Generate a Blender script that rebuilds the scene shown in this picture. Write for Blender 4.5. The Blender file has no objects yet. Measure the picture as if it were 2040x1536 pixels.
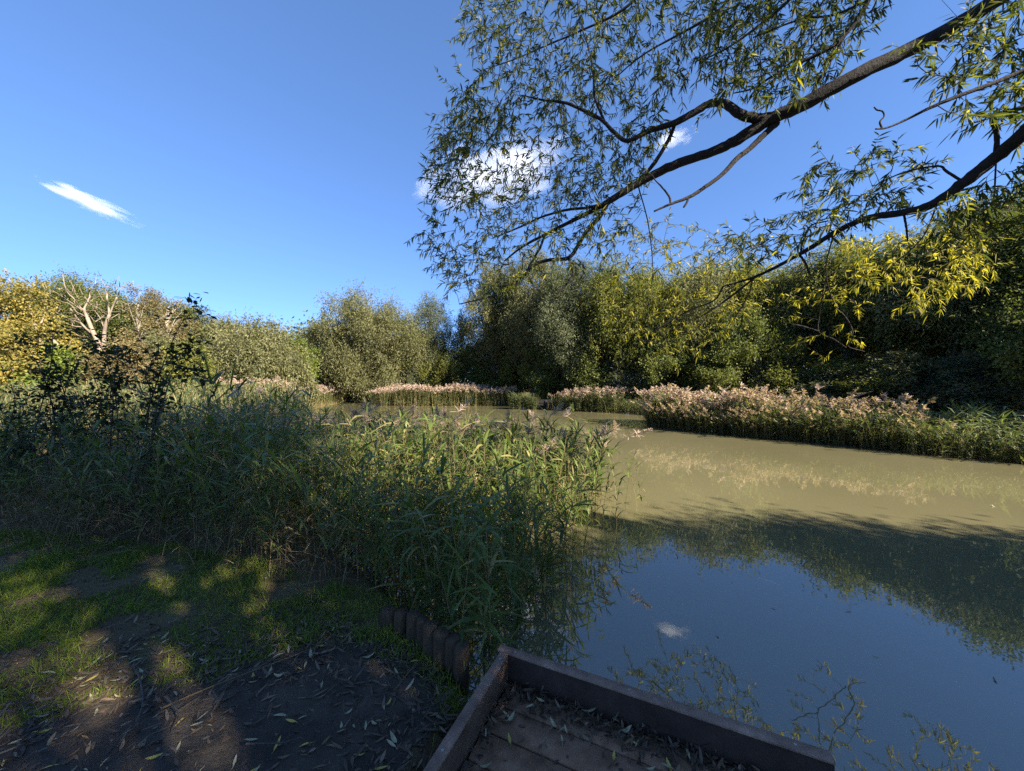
import bpy, math
import numpy as np
from math import radians as R

rng = np.random.default_rng(7)
SC = bpy.context.scene
COL = SC.collection
F = 720.0
EYE = 1.6
WATER = -0.3
TAU = 2 * math.pi

def px(x, y, d):
    """a point seen at photo pixel (x, y) standing d metres in front of the viewer"""
    return np.array([(x - 1020) / F * d, d, EYE - (y - 765) / F * d])

# ------------------------------------------------------------------ mesh helpers
def nrm(v):
    return v / np.maximum(np.linalg.norm(v, axis=-1, keepdims=True), 1e-9)

class Acc:
    def __init__(s):
        s.V, s.Q, s.T, s.M, s.n = [], [], [], [], 0
    def add(s, V, Q, T=None, m=0):
        V = np.asarray(V, float).reshape(-1, 3); Q = np.asarray(Q, int).reshape(-1, 4)
        s.V.append(V); s.Q.append(Q + s.n)
        s.T.append(np.full(len(V), .5) if T is None else np.broadcast_to(np.asarray(T, float), (len(V),)))
        s.M.append(np.broadcast_to(np.asarray(m, int), (len(Q),)))
        s.n += len(V)
    def arrays(s):
        return (np.concatenate(s.V), np.concatenate(s.Q), np.concatenate(s.T), np.concatenate(s.M))
    def mesh(s, name, mats, smooth=False):
        V, Q, T, M = s.arrays()
        me = bpy.data.meshes.new(name)
        me.vertices.add(len(V)); me.vertices.foreach_set('co', V.astype(np.float32).ravel())
        me.loops.add(len(Q) * 4); me.loops.foreach_set('vertex_index', Q.astype(np.int32).ravel())
        me.polygons.add(len(Q)); me.polygons.foreach_set('loop_start', np.arange(0, len(Q) * 4, 4, dtype=np.int32))
        if smooth:
            me.polygons.foreach_set('use_smooth', np.ones(len(Q), bool))
        for m in (mats if isinstance(mats, (list, tuple)) else [mats]):
            me.materials.append(m)
        me.polygons.foreach_set('material_index', M.astype(np.int32))
        a = me.attributes.new('tint', 'FLOAT', 'POINT'); a.data.foreach_set('value', T.astype(np.float32))
        me.update(calc_edges=True)
        return me
    def obj(s, name, mats, parent=None, smooth=False):
        return link(name, s.mesh(name, mats, smooth), parent)

def link(name, data, parent=None, loc=None):
    o = bpy.data.objects.new(name, data); COL.objects.link(o)
    if parent is not None: o.parent = parent
    if loc is not None: o.location = loc
    return o

def tag(o, label=None, cat=None, group=None, kind=None):
    for k, v in (('label', label), ('category', cat), ('group', group), ('kind', kind)):
        if v: o[k] = v
    return o

def empty(name, loc, label, cat, group=None, rz=0):
    o = link(name, None, None, loc); o.rotation_euler.z = rz; o.empty_display_size = .2
    return tag(o, label, cat, group)

def copy_tree(o, loc=None, rz=None, scale=None, label=None, parent=None):
    c = o.copy(); COL.objects.link(c)
    if parent is not None: c.parent = parent
    for ch in o.children: copy_tree(ch, parent=c)
    if loc is not None: c.location = loc
    if rz is not None: c.rotation_euler.z = rz
    if scale is not None: c.scale = scale
    if label: c['label'] = label
    return c

def tube(acc, P, r, sides=6, T=.5, m=0, cap=True):
    P = np.asarray(P, float); k = len(P)
    r = np.broadcast_to(np.asarray(r, float), (k,))
    t = np.gradient(P, axis=0); t = nrm(t)
    ref = np.array([0, 0, 1.]) if abs(t[0][2]) < .9 else np.array([1., 0, 0])
    U = np.zeros((k, 3)); u = ref
    for i in range(k):
        u = u - t[i] * np.dot(u, t[i]); u = u / max(np.linalg.norm(u), 1e-9); U[i] = u
    W = np.cross(t, U)
    a = np.arange(sides) / sides * TAU
    V = P[:, None] + (U[:, None] * np.cos(a)[None, :, None] + W[:, None] * np.sin(a)[None, :, None]) * r[:, None, None]
    i = np.arange(k - 1)[:, None] * sides; j = np.arange(sides)[None]; j2 = (j + 1) % sides
    Q = np.stack([i + j, i + j2, i + sides + j2, i + sides + j], -1).reshape(-1, 4)
    V = V.reshape(-1, 3)
    if cap:
        n = len(V); V = np.concatenate([V, P[-1:]])
        b = (k - 1) * sides
        Q = np.concatenate([Q, [[b + x, b + (x + 1) % sides, b + (x + 1) % sides, n] for x in range(0)] or np.zeros((0, 4), int)])
        if sides == 4: Q = np.concatenate([Q, [[b, b + 1, b + 2, b + 3]]])
        elif sides == 6: Q = np.concatenate([Q, [[b, b + 1, b + 2, b + 3], [b, b + 3, b + 4, b + 5]]])
        elif sides == 8: Q = np.concatenate([Q, [[b, b + 1, b + 2, b + 3], [b, b + 3, b + 4, b + 5], [b, b + 5, b + 6, b + 7]]])
        V = V[:-1]
    acc.add(V, Q, T, m)

def smooth_line(P, n=6):
    """Catmull-Rom through P (any columns)"""
    P = np.asarray(P, float)
    if len(P) < 3: 
        t = np.linspace(0, 1, n + 1)[:, None]; return P[0] * (1 - t) + P[-1] * t
    E = np.concatenate([[2 * P[0] - P[1]], P, [2 * P[-1] - P[-2]]])
    out = []
    for i in range(1, len(E) - 2):
        for t in np.linspace(0, 1, n, endpoint=False):
            p0, p1, p2, p3 = E[i - 1], E[i], E[i + 1], E[i + 2]
            out.append(.5 * (2 * p1 + (p2 - p0) * t + (2 * p0 - 5 * p1 + 4 * p2 - p3) * t * t + (3 * p1 - p0 - 3 * p2 + p3) * t ** 3))
    out.append(P[-1])
    return np.array(out)

UP = np.array([0, 0, 1.])
def rdir(n):
    return nrm(rng.normal(size=(n, 3)))

def blades(acc, P, D, L, W, curve=0., G=(0, 0, -1), ts=(0, .3, .65, 1), ws=(.2, 1, .8, .05), T=.5, N=None, m=0):
    """a batch of leaf blades: P base, D direction, L length, W width, bending towards G"""
    P = np.asarray(P, float); n = len(P); D = nrm(np.asarray(D, float))
    L = np.broadcast_to(np.asarray(L, float), (n,)); W = np.broadcast_to(np.asarray(W, float), (n,))
    c = np.broadcast_to(np.asarray(curve, float), (n,)); G = np.broadcast_to(np.asarray(G, float), (n, 3))
    T = np.broadcast_to(np.asarray(T, float), (n,))
    if N is None: N = rdir(n)
    S = nrm(np.cross(D, N))
    k = len(ts); V = np.zeros((n, k, 2, 3))
    for i, (t, w) in enumerate(zip(ts, ws)):
        p = P + D * (L * t)[:, None] + G * (c * L * t * t)[:, None]
        o = S * (W * w * .5)[:, None]
        V[:, i, 0] = p - o; V[:, i, 1] = p + o
    b = (np.arange(n) * 2 * k)[:, None]
    i = (np.arange(k - 1) * 2)[None]
    Q = np.stack([b + i, b + i + 1, b + i + 3, b + i + 2], -1).reshape(-1, 4)
    acc.add(V.reshape(-1, 3), Q, np.repeat(T, 2 * k), m)

def kites(acc, P, D, L, W, T, N=None, m=0):
    """one-quad leaves for trees"""
    n = len(P); D = nrm(D)
    if N is None: N = rdir(n)
    S = nrm(np.cross(D, N)); L = np.broadcast_to(L, (n,))[:, None]; W = np.broadcast_to(W, (n,))[:, None]
    bend = np.cross(S, D) * L * .08
    V = np.stack([P, P + D * L * .45 + S * W * .5 + bend, P + D * L, P + D * L * .45 - S * W * .5 + bend], 1).reshape(-1, 3)
    acc.add(V, np.arange(n * 4).reshape(-1, 4), np.repeat(T, 4), m)

def replicate(acc, protos, pos, yaw, sc, lean, tint):
    """merge many copies of a few prototype arrays into one accumulator"""
    which = rng.integers(0, len(protos), len(pos))
    for w, (V, Q, T, M) in enumerate(protos):
        ix = np.nonzero(which == w)[0]
        if not len(ix): continue
        c, s = np.cos(yaw[ix])[:, None], np.sin(yaw[ix])[:, None]
        x = V[None, :, 0] * c - V[None, :, 1] * s; y = V[None, :, 0] * s + V[None, :, 1] * c
        k = sc[ix][:, None]; z = np.broadcast_to(V[None, :, 2], x.shape) * k
        x = x * k + lean[ix, 0:1] * z * z * .5; y = y * k + lean[ix, 1:2] * z * z * .5
        X = np.stack([x, y, z], -1) + pos[ix][:, None]
        n = len(V)
        Qs = (Q[None] + (np.arange(len(ix)) * n)[:, None, None]).reshape(-1, 4)
        acc.add(X.reshape(-1, 3), Qs, np.clip(T[None] + tint[ix][:, None], 0, 1).ravel(), np.tile(M, len(ix)))

def box(acc, c, h, U=(1, 0, 0), Vv=(0, 1, 0), Wv=(0, 0, 1), bev=0.0, T=.5, m=0):
    """box centred at c, half sizes h, axes U V W, with a small chamfer"""
    c = np.asarray(c, float); A = [np.asarray(a, float) for a in (U, Vv, Wv)]
    if bev <= 0:
        s = np.array([[x, y, z] for z in (-1, 1) for y in (-1, 1) for x in (-1, 1)], float)
        V = c + sum(s[:, i:i + 1] * h[i] * A[i] for i in range(3))
        acc.add(V, [[0, 2, 3, 1], [4, 5, 7, 6], [0, 1, 5, 4], [2, 6, 7, 3], [0, 4, 6, 2], [1, 3, 7, 5]], T, m); return
    # profile octagon in V-W, extruded along U with pinched ends
    hv, hw = h[1], h[2]; b = bev
    pr = [(-hv + b, -hw), (hv - b, -hw), (hv, -hw + b), (hv, hw - b), (hv - b, hw), (-hv + b, hw), (-hv, hw - b), (-hv, -hw + b)]
    V = []
    for u, k in ((-h[0], 1), (-h[0] + b, 0), (h[0] - b, 0), (h[0], 1)):
        for v, w in pr:
            f = (1 - b / max(hv, hw) * .8) if k else 1
            V.append(c + A[0] * u + A[1] * v * (f if k else 1) + A[2] * w * (f if k else 1))
    Q = []
    for i in range(3):
        for j in range(8): Q.append([i * 8 + j, i * 8 + (j + 1) % 8, i * 8 + 8 + (j + 1) % 8, i * 8 + 8 + j])
    for b0 in (0, 24):
        Q += [[b0, b0 + 1, b0 + 2, b0 + 3], [b0, b0 + 3, b0 + 4, b0 + 7], [b0 + 4, b0 + 5, b0 + 6, b0 + 7]]
    acc.add(V, Q, T, m)

def inpoly(x, y, poly):
    x = np.asarray(x); y = np.asarray(y); ins = np.zeros(x.shape, bool); n = len(poly)
    for i in range(n):
        x1, y1 = poly[i]; x2, y2 = poly[(i + 1) % n]
        if y1 == y2: continue
        cnd = ((y1 > y) != (y2 > y)) & (x < (x2 - x1) * (y - y1) / (y2 - y1) + x1)
        ins ^= cnd
    return ins

def polydist(x, y, poly):
    d = np.full(np.shape(x), 1e9); n = len(poly)
    for i in range(n):
        a = np.array(poly[i], float); b = np.array(poly[(i + 1) % n], float); ab = b - a
        t = np.clip(((x - a[0]) * ab[0] + (y - a[1]) * ab[1]) / max(ab @ ab, 1e-9), 0, 1)
        d = np.minimum(d, np.hypot(x - a[0] - t * ab[0], y - a[1] - t * ab[1]))
    return d

def sample_poly(poly, n):
    p = np.array(poly); lo, hi = p.min(0), p.max(0); out = np.zeros((0, 2))
    while len(out) < n:
        q = rng.uniform(lo, hi, (n * 3, 2)); out = np.concatenate([out, q[inpoly(q[:, 0], q[:, 1], poly)]])
    return out[:n]

# ------------------------------------------------------------------ materials
def mat(name):
    m = bpy.data.materials.new(name); m.use_nodes = True; nt = m.node_tree; nt.nodes.clear()
    out = nt.nodes.new('ShaderNodeOutputMaterial')
    return m, nt, out

def N_(nt, t, **kw):
    n = nt.nodes.new(t)
    for k, v in kw.items():
        if k in n.inputs: n.inputs[k].default_value = v
        else: setattr(n, k, v)
    return n

def ramp(nt, fac, stops):
    r = nt.nodes.new('ShaderNodeValToRGB'); e = r.color_ramp.elements
    while len(e) < len(stops): e.new(.5)
    for i, (p, c) in enumerate(stops): e[i].position = p; e[i].color = (*c, 1)
    nt.links.new(fac, r.inputs[0]); return r.outputs[0]

def foliage(name, stops, trans=.35, rough=.6, spec=.25, tcol=1.25):
    m, nt, out = mat(name)
    at = N_(nt, 'ShaderNodeAttribute', attribute_name='tint')
    c = ramp(nt, at.outputs['Fac'], stops)
    p = N_(nt, 'ShaderNodeBsdfPrincipled', Roughness=rough); p.inputs['Specular IOR Level'].default_value = spec
    nt.links.new(c, p.inputs['Base Color'])
    t = N_(nt, 'ShaderNodeBsdfTranslucent')
    mx = N_(nt, 'ShaderNodeMixRGB', blend_type='MULTIPLY'); mx.inputs[0].default_value = 1
    mx.inputs[2].default_value = (tcol, tcol * 1.05, tcol * .45, 1)
    nt.links.new(c, mx.inputs[1]); nt.links.new(mx.outputs[0], t.inputs[0])
    s = N_(nt, 'ShaderNodeMixShader'); s.inputs[0].default_value = trans
    nt.links.new(p.outputs[0], s.inputs[1]); nt.links.new(t.outputs[0], s.inputs[2]); nt.links.new(s.outputs[0], out.inputs[0])
    return m

def surf(name, stops, scale=8., detail=8., rough=.85, bump=.4, bscale=40., spec=.3, stretch=(1, 1, 1), dist=.01, distort=0.):
    m, nt, out = mat(name)
    tc = N_(nt, 'ShaderNodeTexCoord'); mp = N_(nt, 'ShaderNodeMapping'); mp.inputs['Scale'].default_value = stretch
    nt.links.new(tc.outputs['Object'], mp.inputs[0])
    n1 = N_(nt, 'ShaderNodeTexNoise', Scale=scale, Detail=detail, Roughness=.65, Distortion=distort); nt.links.new(mp.outputs[0], n1.inputs['Vector'])
    n2 = N_(nt, 'ShaderNodeTexNoise', Scale=bscale, Detail=6., Roughness=.7); nt.links.new(mp.outputs[0], n2.inputs['Vector'])
    c = ramp(nt, n1.outputs[0], stops)
    p = N_(nt, 'ShaderNodeBsdfPrincipled', Roughness=rough); p.inputs['Specular IOR Level'].default_value = spec
    b = N_(nt, 'ShaderNodeBump', Strength=bump, Distance=dist)
    nt.links.new(n2.outputs[0], b.inputs['Height']); nt.links.new(b.outputs[0], p.inputs['Normal'])
    nt.links.new(c, p.inputs['Base Color']); nt.links.new(p.outputs[0], out.inputs[0])
    return m

M = {}
M['W'] = foliage('willow grey green', [(0, (.075, .082, .035)), (.5, (.14, .14, .06)), (1, (.23, .215, .10))])
M['Y'] = foliage('willow yellow green', [(0, (.07, .085, .022)), (.5, (.145, .155, .038)), (1, (.28, .26, .055))], trans=.42)
M['D'] = foliage('dark broadleaf', [(0, (.045, .058, .018)), (.5, (.095, .115, .03)), (1, (.19, .195, .05))])
M['G'] = foliage('fresh green leaf', [(0, (.06, .085, .015)), (.5, (.11, .15, .022)), (1, (.20, .22, .035))])
M['A'] = foliage('autumn yellow leaf', [(0, (.12, .12, .035)), (.5, (.24, .195, .045)), (1, (.36, .27, .06))])
M['B'] = foliage('brown autumn leaf', [(0, (.09, .078, .035)), (.5, (.165, .135, .058)), (1, (.27, .205, .095))])
M['S'] = foliage('silver willow leaf', [(0, (.06, .075, .042)), (.5, (.115, .13, .07)), (1, (.20, .205, .115))])
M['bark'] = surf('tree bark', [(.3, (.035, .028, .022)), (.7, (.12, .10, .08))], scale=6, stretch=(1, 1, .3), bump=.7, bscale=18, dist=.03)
M['palebark'] = surf('pale dead wood', [(.3, (.15, .115, .085)), (.7, (.30, .24, .18))], scale=5, stretch=(1, 1, .3), bump=.4)
M['birch'] = surf('birch bark', [(.35, (.10, .08, .06)), (.6, (.30, .265, .22))], scale=5, stretch=(1, 1, .6), bump=.4)
M['limb'] = surf('willow bark', [(.25, (.008, .007, .007)), (.6, (.028, .022, .020)), (.85, (.065, .052, .042))], scale=16, stretch=(1, 1, 1), bump=1.0, bscale=45, dist=.02)
M['leaf'] = foliage('overhanging willow leaf', [(0, (.035, .047, .015)), (.45, (.075, .09, .024)), (.7, (.15, .155, .03)), (1, (.46, .38, .04))], trans=.5, rough=.55, spec=.2)
M['reed'] = foliage('reed leaf', [(0, (.05, .078, .018)), (.4, (.11, .15, .03)), (.75, (.15, .20, .048)), (1, (.36, .29, .11))], trans=.38, rough=.42, spec=.4)
M['farreed'] = foliage('sunlit reed leaf', [(0, (.055, .08, .035)), (.4, (.12, .15, .06)), (.75, (.19, .20, .075)), (1, (.30, .25, .12))], trans=.35)
M['stem'] = foliage('reed stem', [(0, (.10, .085, .035)), (.5, (.2, .155, .07)), (1, (.32, .23, .12))], trans=.1)
M['plume'] = foliage('reed plume', [(0, (.25, .175, .14)), (.5, (.44, .325, .265)), (1, (.62, .485, .41))], trans=.35, tcol=1.0)
M['dry'] = foliage('dry stalk', [(0, (.07, .048, .025)), (.5, (.17, .12, .06)), (1, (.30, .22, .12))], trans=.2, tcol=1.0)
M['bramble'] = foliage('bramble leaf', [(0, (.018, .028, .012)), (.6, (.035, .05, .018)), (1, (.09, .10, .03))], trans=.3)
M['grass'] = foliage('grass blade', [(0, (.08, .115, .02)), (.5, (.17, .235, .03)), (1, (.33, .34, .07))], trans=.4)
M['litter'] = foliage('leaf litter', [(0, (.04, .028, .02)), (.5, (.11, .078, .05)), (1, (.24, .175, .11))], trans=.1, tcol=1.0)
M['grit'] = foliage('soil clods', [(0, (.05, .034, .022)), (.6, (.12, .085, .06)), (1, (.30, .24, .19))], trans=.0)
M['pale_leaf'] = surf('pale fallen leaf', [(.3, (.24, .22, .12)), (.7, (.42, .38, .23))], scale=20, bump=.2, rough=.6)
M['yellow_leaf'] = surf('yellow fallen leaf', [(.3, (.34, .25, .05)), (.7, (.5, .38, .09))], scale=20, bump=.2, rough=.6)
M['brown_leaf'] = surf('brown fallen leaf', [(.3, (.12, .075, .04)), (.7, (.24, .15, .08))], scale=20, bump=.2, rough=.7)
M['soil'] = surf('dark soil', [(.3, (.038, .030, .022)), (.5, (.072, .057, .041)), (.6, (.105, .082, .058)), (.75, (.20, .155, .11))], scale=3.5, detail=14, bump=1., bscale=28, dist=.05)
M['ground'] = surf('leaf mould and turf', [(.3, (.06, .042, .022)), (.5, (.13, .095, .045)), (.7, (.11, .115, .03))], scale=2.2, detail=12, bump=1., bscale=35, dist=.03)
M['deck'] = surf('worn decking', [(.3, (.11, .06, .032)), (.55, (.25, .14, .08)), (.8, (.40, .25, .155))], scale=7, detail=10, bump=.8, bscale=130, dist=.004, rough=.9)
M['board'] = surf('weathered board lit top', [(.3, (.13, .08, .055)), (.6, (.27, .175, .125)), (.85, (.44, .31, .23))], scale=9, detail=10, bump=.7, bscale=90, dist=.005, rough=.9)  # lighter tone kept for the board tops, where more light falls
M['shadeboard'] = surf('board toned dark for shade', [(.3, (.02, .012, .008)), (.6, (.045, .028, .02)), (.85, (.08, .055, .04))], scale=6, detail=10, bump=.6, bscale=70, dist=.004, rough=.9, stretch=(1, 1, 1))  # near-black colour imitates shade on the front board's inner face
M['sideboard'] = surf('brown board toned for shade', [(.3, (.06, .035, .02)), (.6, (.14, .085, .055)), (.85, (.21, .135, .09))], scale=7, detail=10, bump=.6, bscale=70, dist=.004, rough=.9)  # darker than the board tops, shade put into the side colour
M['post'] = surf('round timber post', [(.3, (.03, .02, .011)), (.6, (.075, .048, .027)), (.85, (.15, .10, .055))], scale=12, detail=10, stretch=(1, 1, .25), bump=.9, bscale=60, dist=.006)
M['metal'] = surf('screw steel', [(.3, (.2, .19, .18)), (.7, (.4, .38, .36))], rough=.4, bump=.1)
M['jetty'] = surf('far jetty timber darkened for shade', [(.3, (.010, .009, .008)), (.7, (.022, .02, .018))], scale=5, bump=.5)  # timber colour darkened to stand in for shade along the far bank
M['fence'] = surf('grey fence timber', [(.3, (.12, .115, .11)), (.7, (.25, .24, .23))], scale=3, bump=.4)

def water_material():
    m, nt, out = mat('turbid pond water')
    tc = N_(nt, 'ShaderNodeTexCoord'); mp = N_(nt, 'ShaderNodeMapping'); mp.inputs['Scale'].default_value = (1, 1, 1)
    nt.links.new(tc.outputs['Object'], mp.inputs[0])
    n = N_(nt, 'ShaderNodeTexNoise', Scale=2.2, Detail=3., Roughness=.5); nt.links.new(mp.outputs[0], n.inputs['Vector'])
    n2 = N_(nt, 'ShaderNodeTexNoise', Scale=.35, Detail=3.); nt.links.new(mp.outputs[0], n2.inputs['Vector'])
    c = ramp(nt, n2.outputs[0], [(.3, (.135, .121, .062)), (.7, (.157, .140, .074))])
    p = N_(nt, 'ShaderNodeBsdfPrincipled', Roughness=.015, IOR=2.05); p.inputs['Specular IOR Level'].default_value = .5
    b = N_(nt, 'ShaderNodeBump', Strength=.06, Distance=.03); nt.links.new(n.outputs[0], b.inputs['Height'])
    nt.links.new(b.outputs[0], p.inputs['Normal']); nt.links.new(c, p.inputs['Base Color']); nt.links.new(p.outputs[0], out.inputs[0])
    return m
M['water'] = water_material()

def cloud_material(name, density, scale, seed):
    m, nt, out = mat(name)
    tc = N_(nt, 'ShaderNodeTexCoord')
    mp = N_(nt, 'ShaderNodeMapping'); mp.inputs['Location'].default_value = (-1, -1, -1); mp.inputs['Scale'].default_value = (2, 2, 2)
    nt.links.new(tc.outputs['Generated'], mp.inputs[0])
    ln = N_(nt, 'ShaderNodeVectorMath', operation='LENGTH'); nt.links.new(mp.outputs[0], ln.inputs[0])
    n = N_(nt, 'ShaderNodeTexNoise', Scale=scale, Detail=5., Roughness=.6); n.noise_dimensions = '4D'; n.inputs['W'].default_value = seed
    nt.links.new(mp.outputs[0], n.inputs['Vector'])
    a = N_(nt, 'ShaderNodeMath', operation='MULTIPLY_ADD'); a.inputs[1].default_value = 3.2; a.inputs[2].default_value = -.85
    nt.links.new(n.outputs[0], a.inputs[0])
    s = N_(nt, 'ShaderNodeMath', operation='SUBTRACT'); nt.links.new(a.outputs[0], s.inputs[0]); nt.links.new(ln.outputs['Value'], s.inputs[1])
    mx = N_(nt, 'ShaderNodeMath', operation='MULTIPLY', use_clamp=False); mx.inputs[1].default_value = density
    cl = N_(nt, 'ShaderNodeClamp'); nt.links.new(s.outputs[0], cl.inputs[0]); nt.links.new(cl.outputs[0], mx.inputs[0])
    v = N_(nt, 'ShaderNodeVolumePrincipled'); v.inputs['Color'].default_value = (1, 1, 1, 1); v.inputs['Anisotropy'].default_value = .0
    nt.links.new(mx.outputs[0], v.inputs['Density']); nt.links.new(v.outputs[0], out.inputs['Volume'])
    return m

# ------------------------------------------------------------------ light, sky, camera
SUN_AZ, SUN_EL = R(128), R(31)
w = bpy.data.worlds.new('World'); SC.world = w; w.use_nodes = True
nt = w.node_tree; bg = nt.nodes['Background']
sky = nt.nodes.new('ShaderNodeTexSky'); sky.sky_type = 'NISHITA'; sky.sun_disc = False
sky.sun_elevation = SUN_EL; sky.sun_rotation = SUN_AZ; sky.air_density = 0.6; sky.dust_density = 0.0; sky.ozone_density = 6.0
gm = nt.nodes.new('ShaderNodeGamma'); gm.inputs['Gamma'].default_value = .65
ti = nt.nodes.new('ShaderNodeMixRGB'); ti.blend_type = 'MULTIPLY'; ti.inputs[0].default_value = 1; ti.inputs[2].default_value = (.72, .94, 1.26, 1)
nt.links.new(sky.outputs[0], gm.inputs[0]); nt.links.new(gm.outputs[0], ti.inputs[1]); nt.links.new(ti.outputs[0], bg.inputs[0]); bg.inputs[1].default_value = .102
sd = np.array([math.sin(SUN_AZ) * math.cos(SUN_EL), math.cos(SUN_AZ) * math.cos(SUN_EL), math.sin(SUN_EL)])
L = bpy.data.lights.new('sun', 'SUN'); L.energy = 5.0; L.angle = R(.5); L.color = (1, .90, .74)
so = link('sun', L, None, tuple(sd * 50))
from mathutils import Vector
so.rotation_euler = Vector(sd).to_track_quat('Z', 'Y').to_euler()
cam = bpy.data.cameras.new('camera'); co = link('camera', cam, None, (0, 0, EYE)); co.rotation_euler = (R(90), 0, 0)
cam.sensor_fit = 'HORIZONTAL'; cam.sensor_width = 36; cam.lens = 36 * F / 2040; cam.shift_y = -.0015; cam.clip_start = .02; cam.clip_end = 5000
SC.camera = co
SC.view_settings.view_transform = 'Standard'; SC.view_settings.look = 'None'; SC.view_settings.exposure = 1.95; SC.view_settings.gamma = 1
SC.render.engine = 'CYCLES'
cy = SC.cycles; cy.max_bounces = 8; cy.diffuse_bounces = 5; cy.glossy_bounces = 2; cy.transmission_bounces = 3; cy.transparent_max_bounces = 8
cy.volume_bounces = 2; cy.use_denoising = False; cy.caustics_reflective = False; cy.caustics_refractive = False
cy.sample_clamp_indirect = 4

# ------------------------------------------------------------------ ground and water
POND = [(-4.6, 6.4), (-2.4, 4.4), (-.9, 2.9), (-.3, 2.1), (-.12, 1.9), (-.6, .8), (-.9, -.6), (0, -1.4), (3, -1.3), (6, -.6), (9, .5), (13, 1.5), (16.5, 4.5), (14.6, 8.3), (12.6, 9.8),
        (10.4, 12.6), (7.6, 16.6), (7.3, 18.5), (10, 22.5), (9.2, 24.6), (8.2, 27.1), (1.3, 27.1), (1, 30), (0, 33), (-5, 34), (-11, 34.5), (-16, 42), (-21, 42), (-17, 36),
        (-15.6, 28), (-12.6, 20), (-8, 14), (-5.2, 9)]
def sdist(x, y):
    d = polydist(x, y, POND); return np.where(inpoly(x, y, POND), -d, d)
def ground_z(x, y):
    x = np.asarray(x, float); y = np.asarray(y, float)
    d = sdist(x, y)
    far = np.clip((y - 9) / 8, 0, 1) + np.clip((x - 9) / 4, 0, 1); far = np.clip(far, 0, 1)
    top = -.02 * (1 - far) + .05 * far + .018 * np.sin(x * 1.9 + y) * np.cos(y * 2.3 - x * .7)
    steep = .12 * (1 - far) + 1.2 * far
    u = np.clip(d / steep, -1, 1)
    z = np.where(d >= 0, WATER + (top - WATER) * (u * u * (3 - 2 * u)), WATER - .75 * np.clip(-d / .5, 0, 1) ** .7)
    hill = np.clip((np.hypot(x, y) - 45) / 60, 0, 1) * 2.0
    return z + np.where(d > 0, hill, 0)

xs = np.concatenate([np.linspace(-400, -45, 14), np.linspace(-44, -8.4, 70), np.linspace(-8, 4, 150), np.linspace(4.3, 40, 80), np.linspace(42, 400, 14)])
ys = np.concatenate([np.linspace(-80, -4.5, 24), np.linspace(-4, 10, 160), np.linspace(10.4, 50, 90), np.linspace(52, 500, 14)])
X, Y = np.meshgrid(xs, ys); Zg = ground_z(X, Y)
def grid_quads(nx, ny):
    i = np.arange(ny - 1)[:, None] * nx + np.arange(nx - 1)[None]
    return np.stack([i, i + 1, i + nx + 1, i + nx], -1).reshape(-1, 4)
a = Acc(); a.add(np.stack([X, Y, Zg], -1), grid_quads(len(xs), len(ys)))
tag(a.obj('ground', M['ground'], None, True), 'dark turf and leaf mould banks round the pond', 'ground', kind='structure')
a = Acc(); a.add([[-60, -8, WATER], [60, -8, WATER], [60, 70, WATER], [-60, 70, WATER]], [[0, 1, 2, 3]])
tag(a.obj('water', M['water']), 'calm turbid olive brown pond water reflecting trees and sky', 'water', kind='structure')

PATH = [(-9, 1.0), (-2.5, 1.66), (-2.05, 1.95), (-1.67, 2.02), (-1.4, 2.24), (-1.0, 2.33), (-.5, 2.18), (-.27, 1.82), (-.55, 1.2), (-.85, .3), (-1.2, -1), (-2, -4), (-9, -4)]
gx = np.linspace(-9, 0, 240); gy = np.linspace(-4, 2.6, 190); GX, GY = np.meshgrid(gx, gy)
ed = polydist(GX, GY, PATH) * np.where(inpoly(GX, GY, PATH), 1, -1) + .09 * np.sin(GX * 9 + 2 * np.sin(GY * 7)) * np.cos(GY * 11 + GX * 3)
ok = (ed > 0)
q = grid_quads(len(gx), len(gy)); q = q[ok.ravel()[q].all(1)]
a = Acc(); a.add(np.stack([GX, GY, ground_z(GX, GY) + .004 + .006 * np.clip(ed / .2, 0, 1)], -1), q)
tag(a.obj('path', M['soil'], None, True), 'trodden dark soil path beside the fishing platform', 'path', kind='structure')

# ------------------------------------------------------------------ trees
KINDS = dict(W=(.2, .062, .55), Y=(.2, .06, .6), D=(.115, .075, .05), G=(.15, .10, .1), A=(.13, .085, .15), B=(.12, .07, .2), S=(.18, .05, .45))

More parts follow.
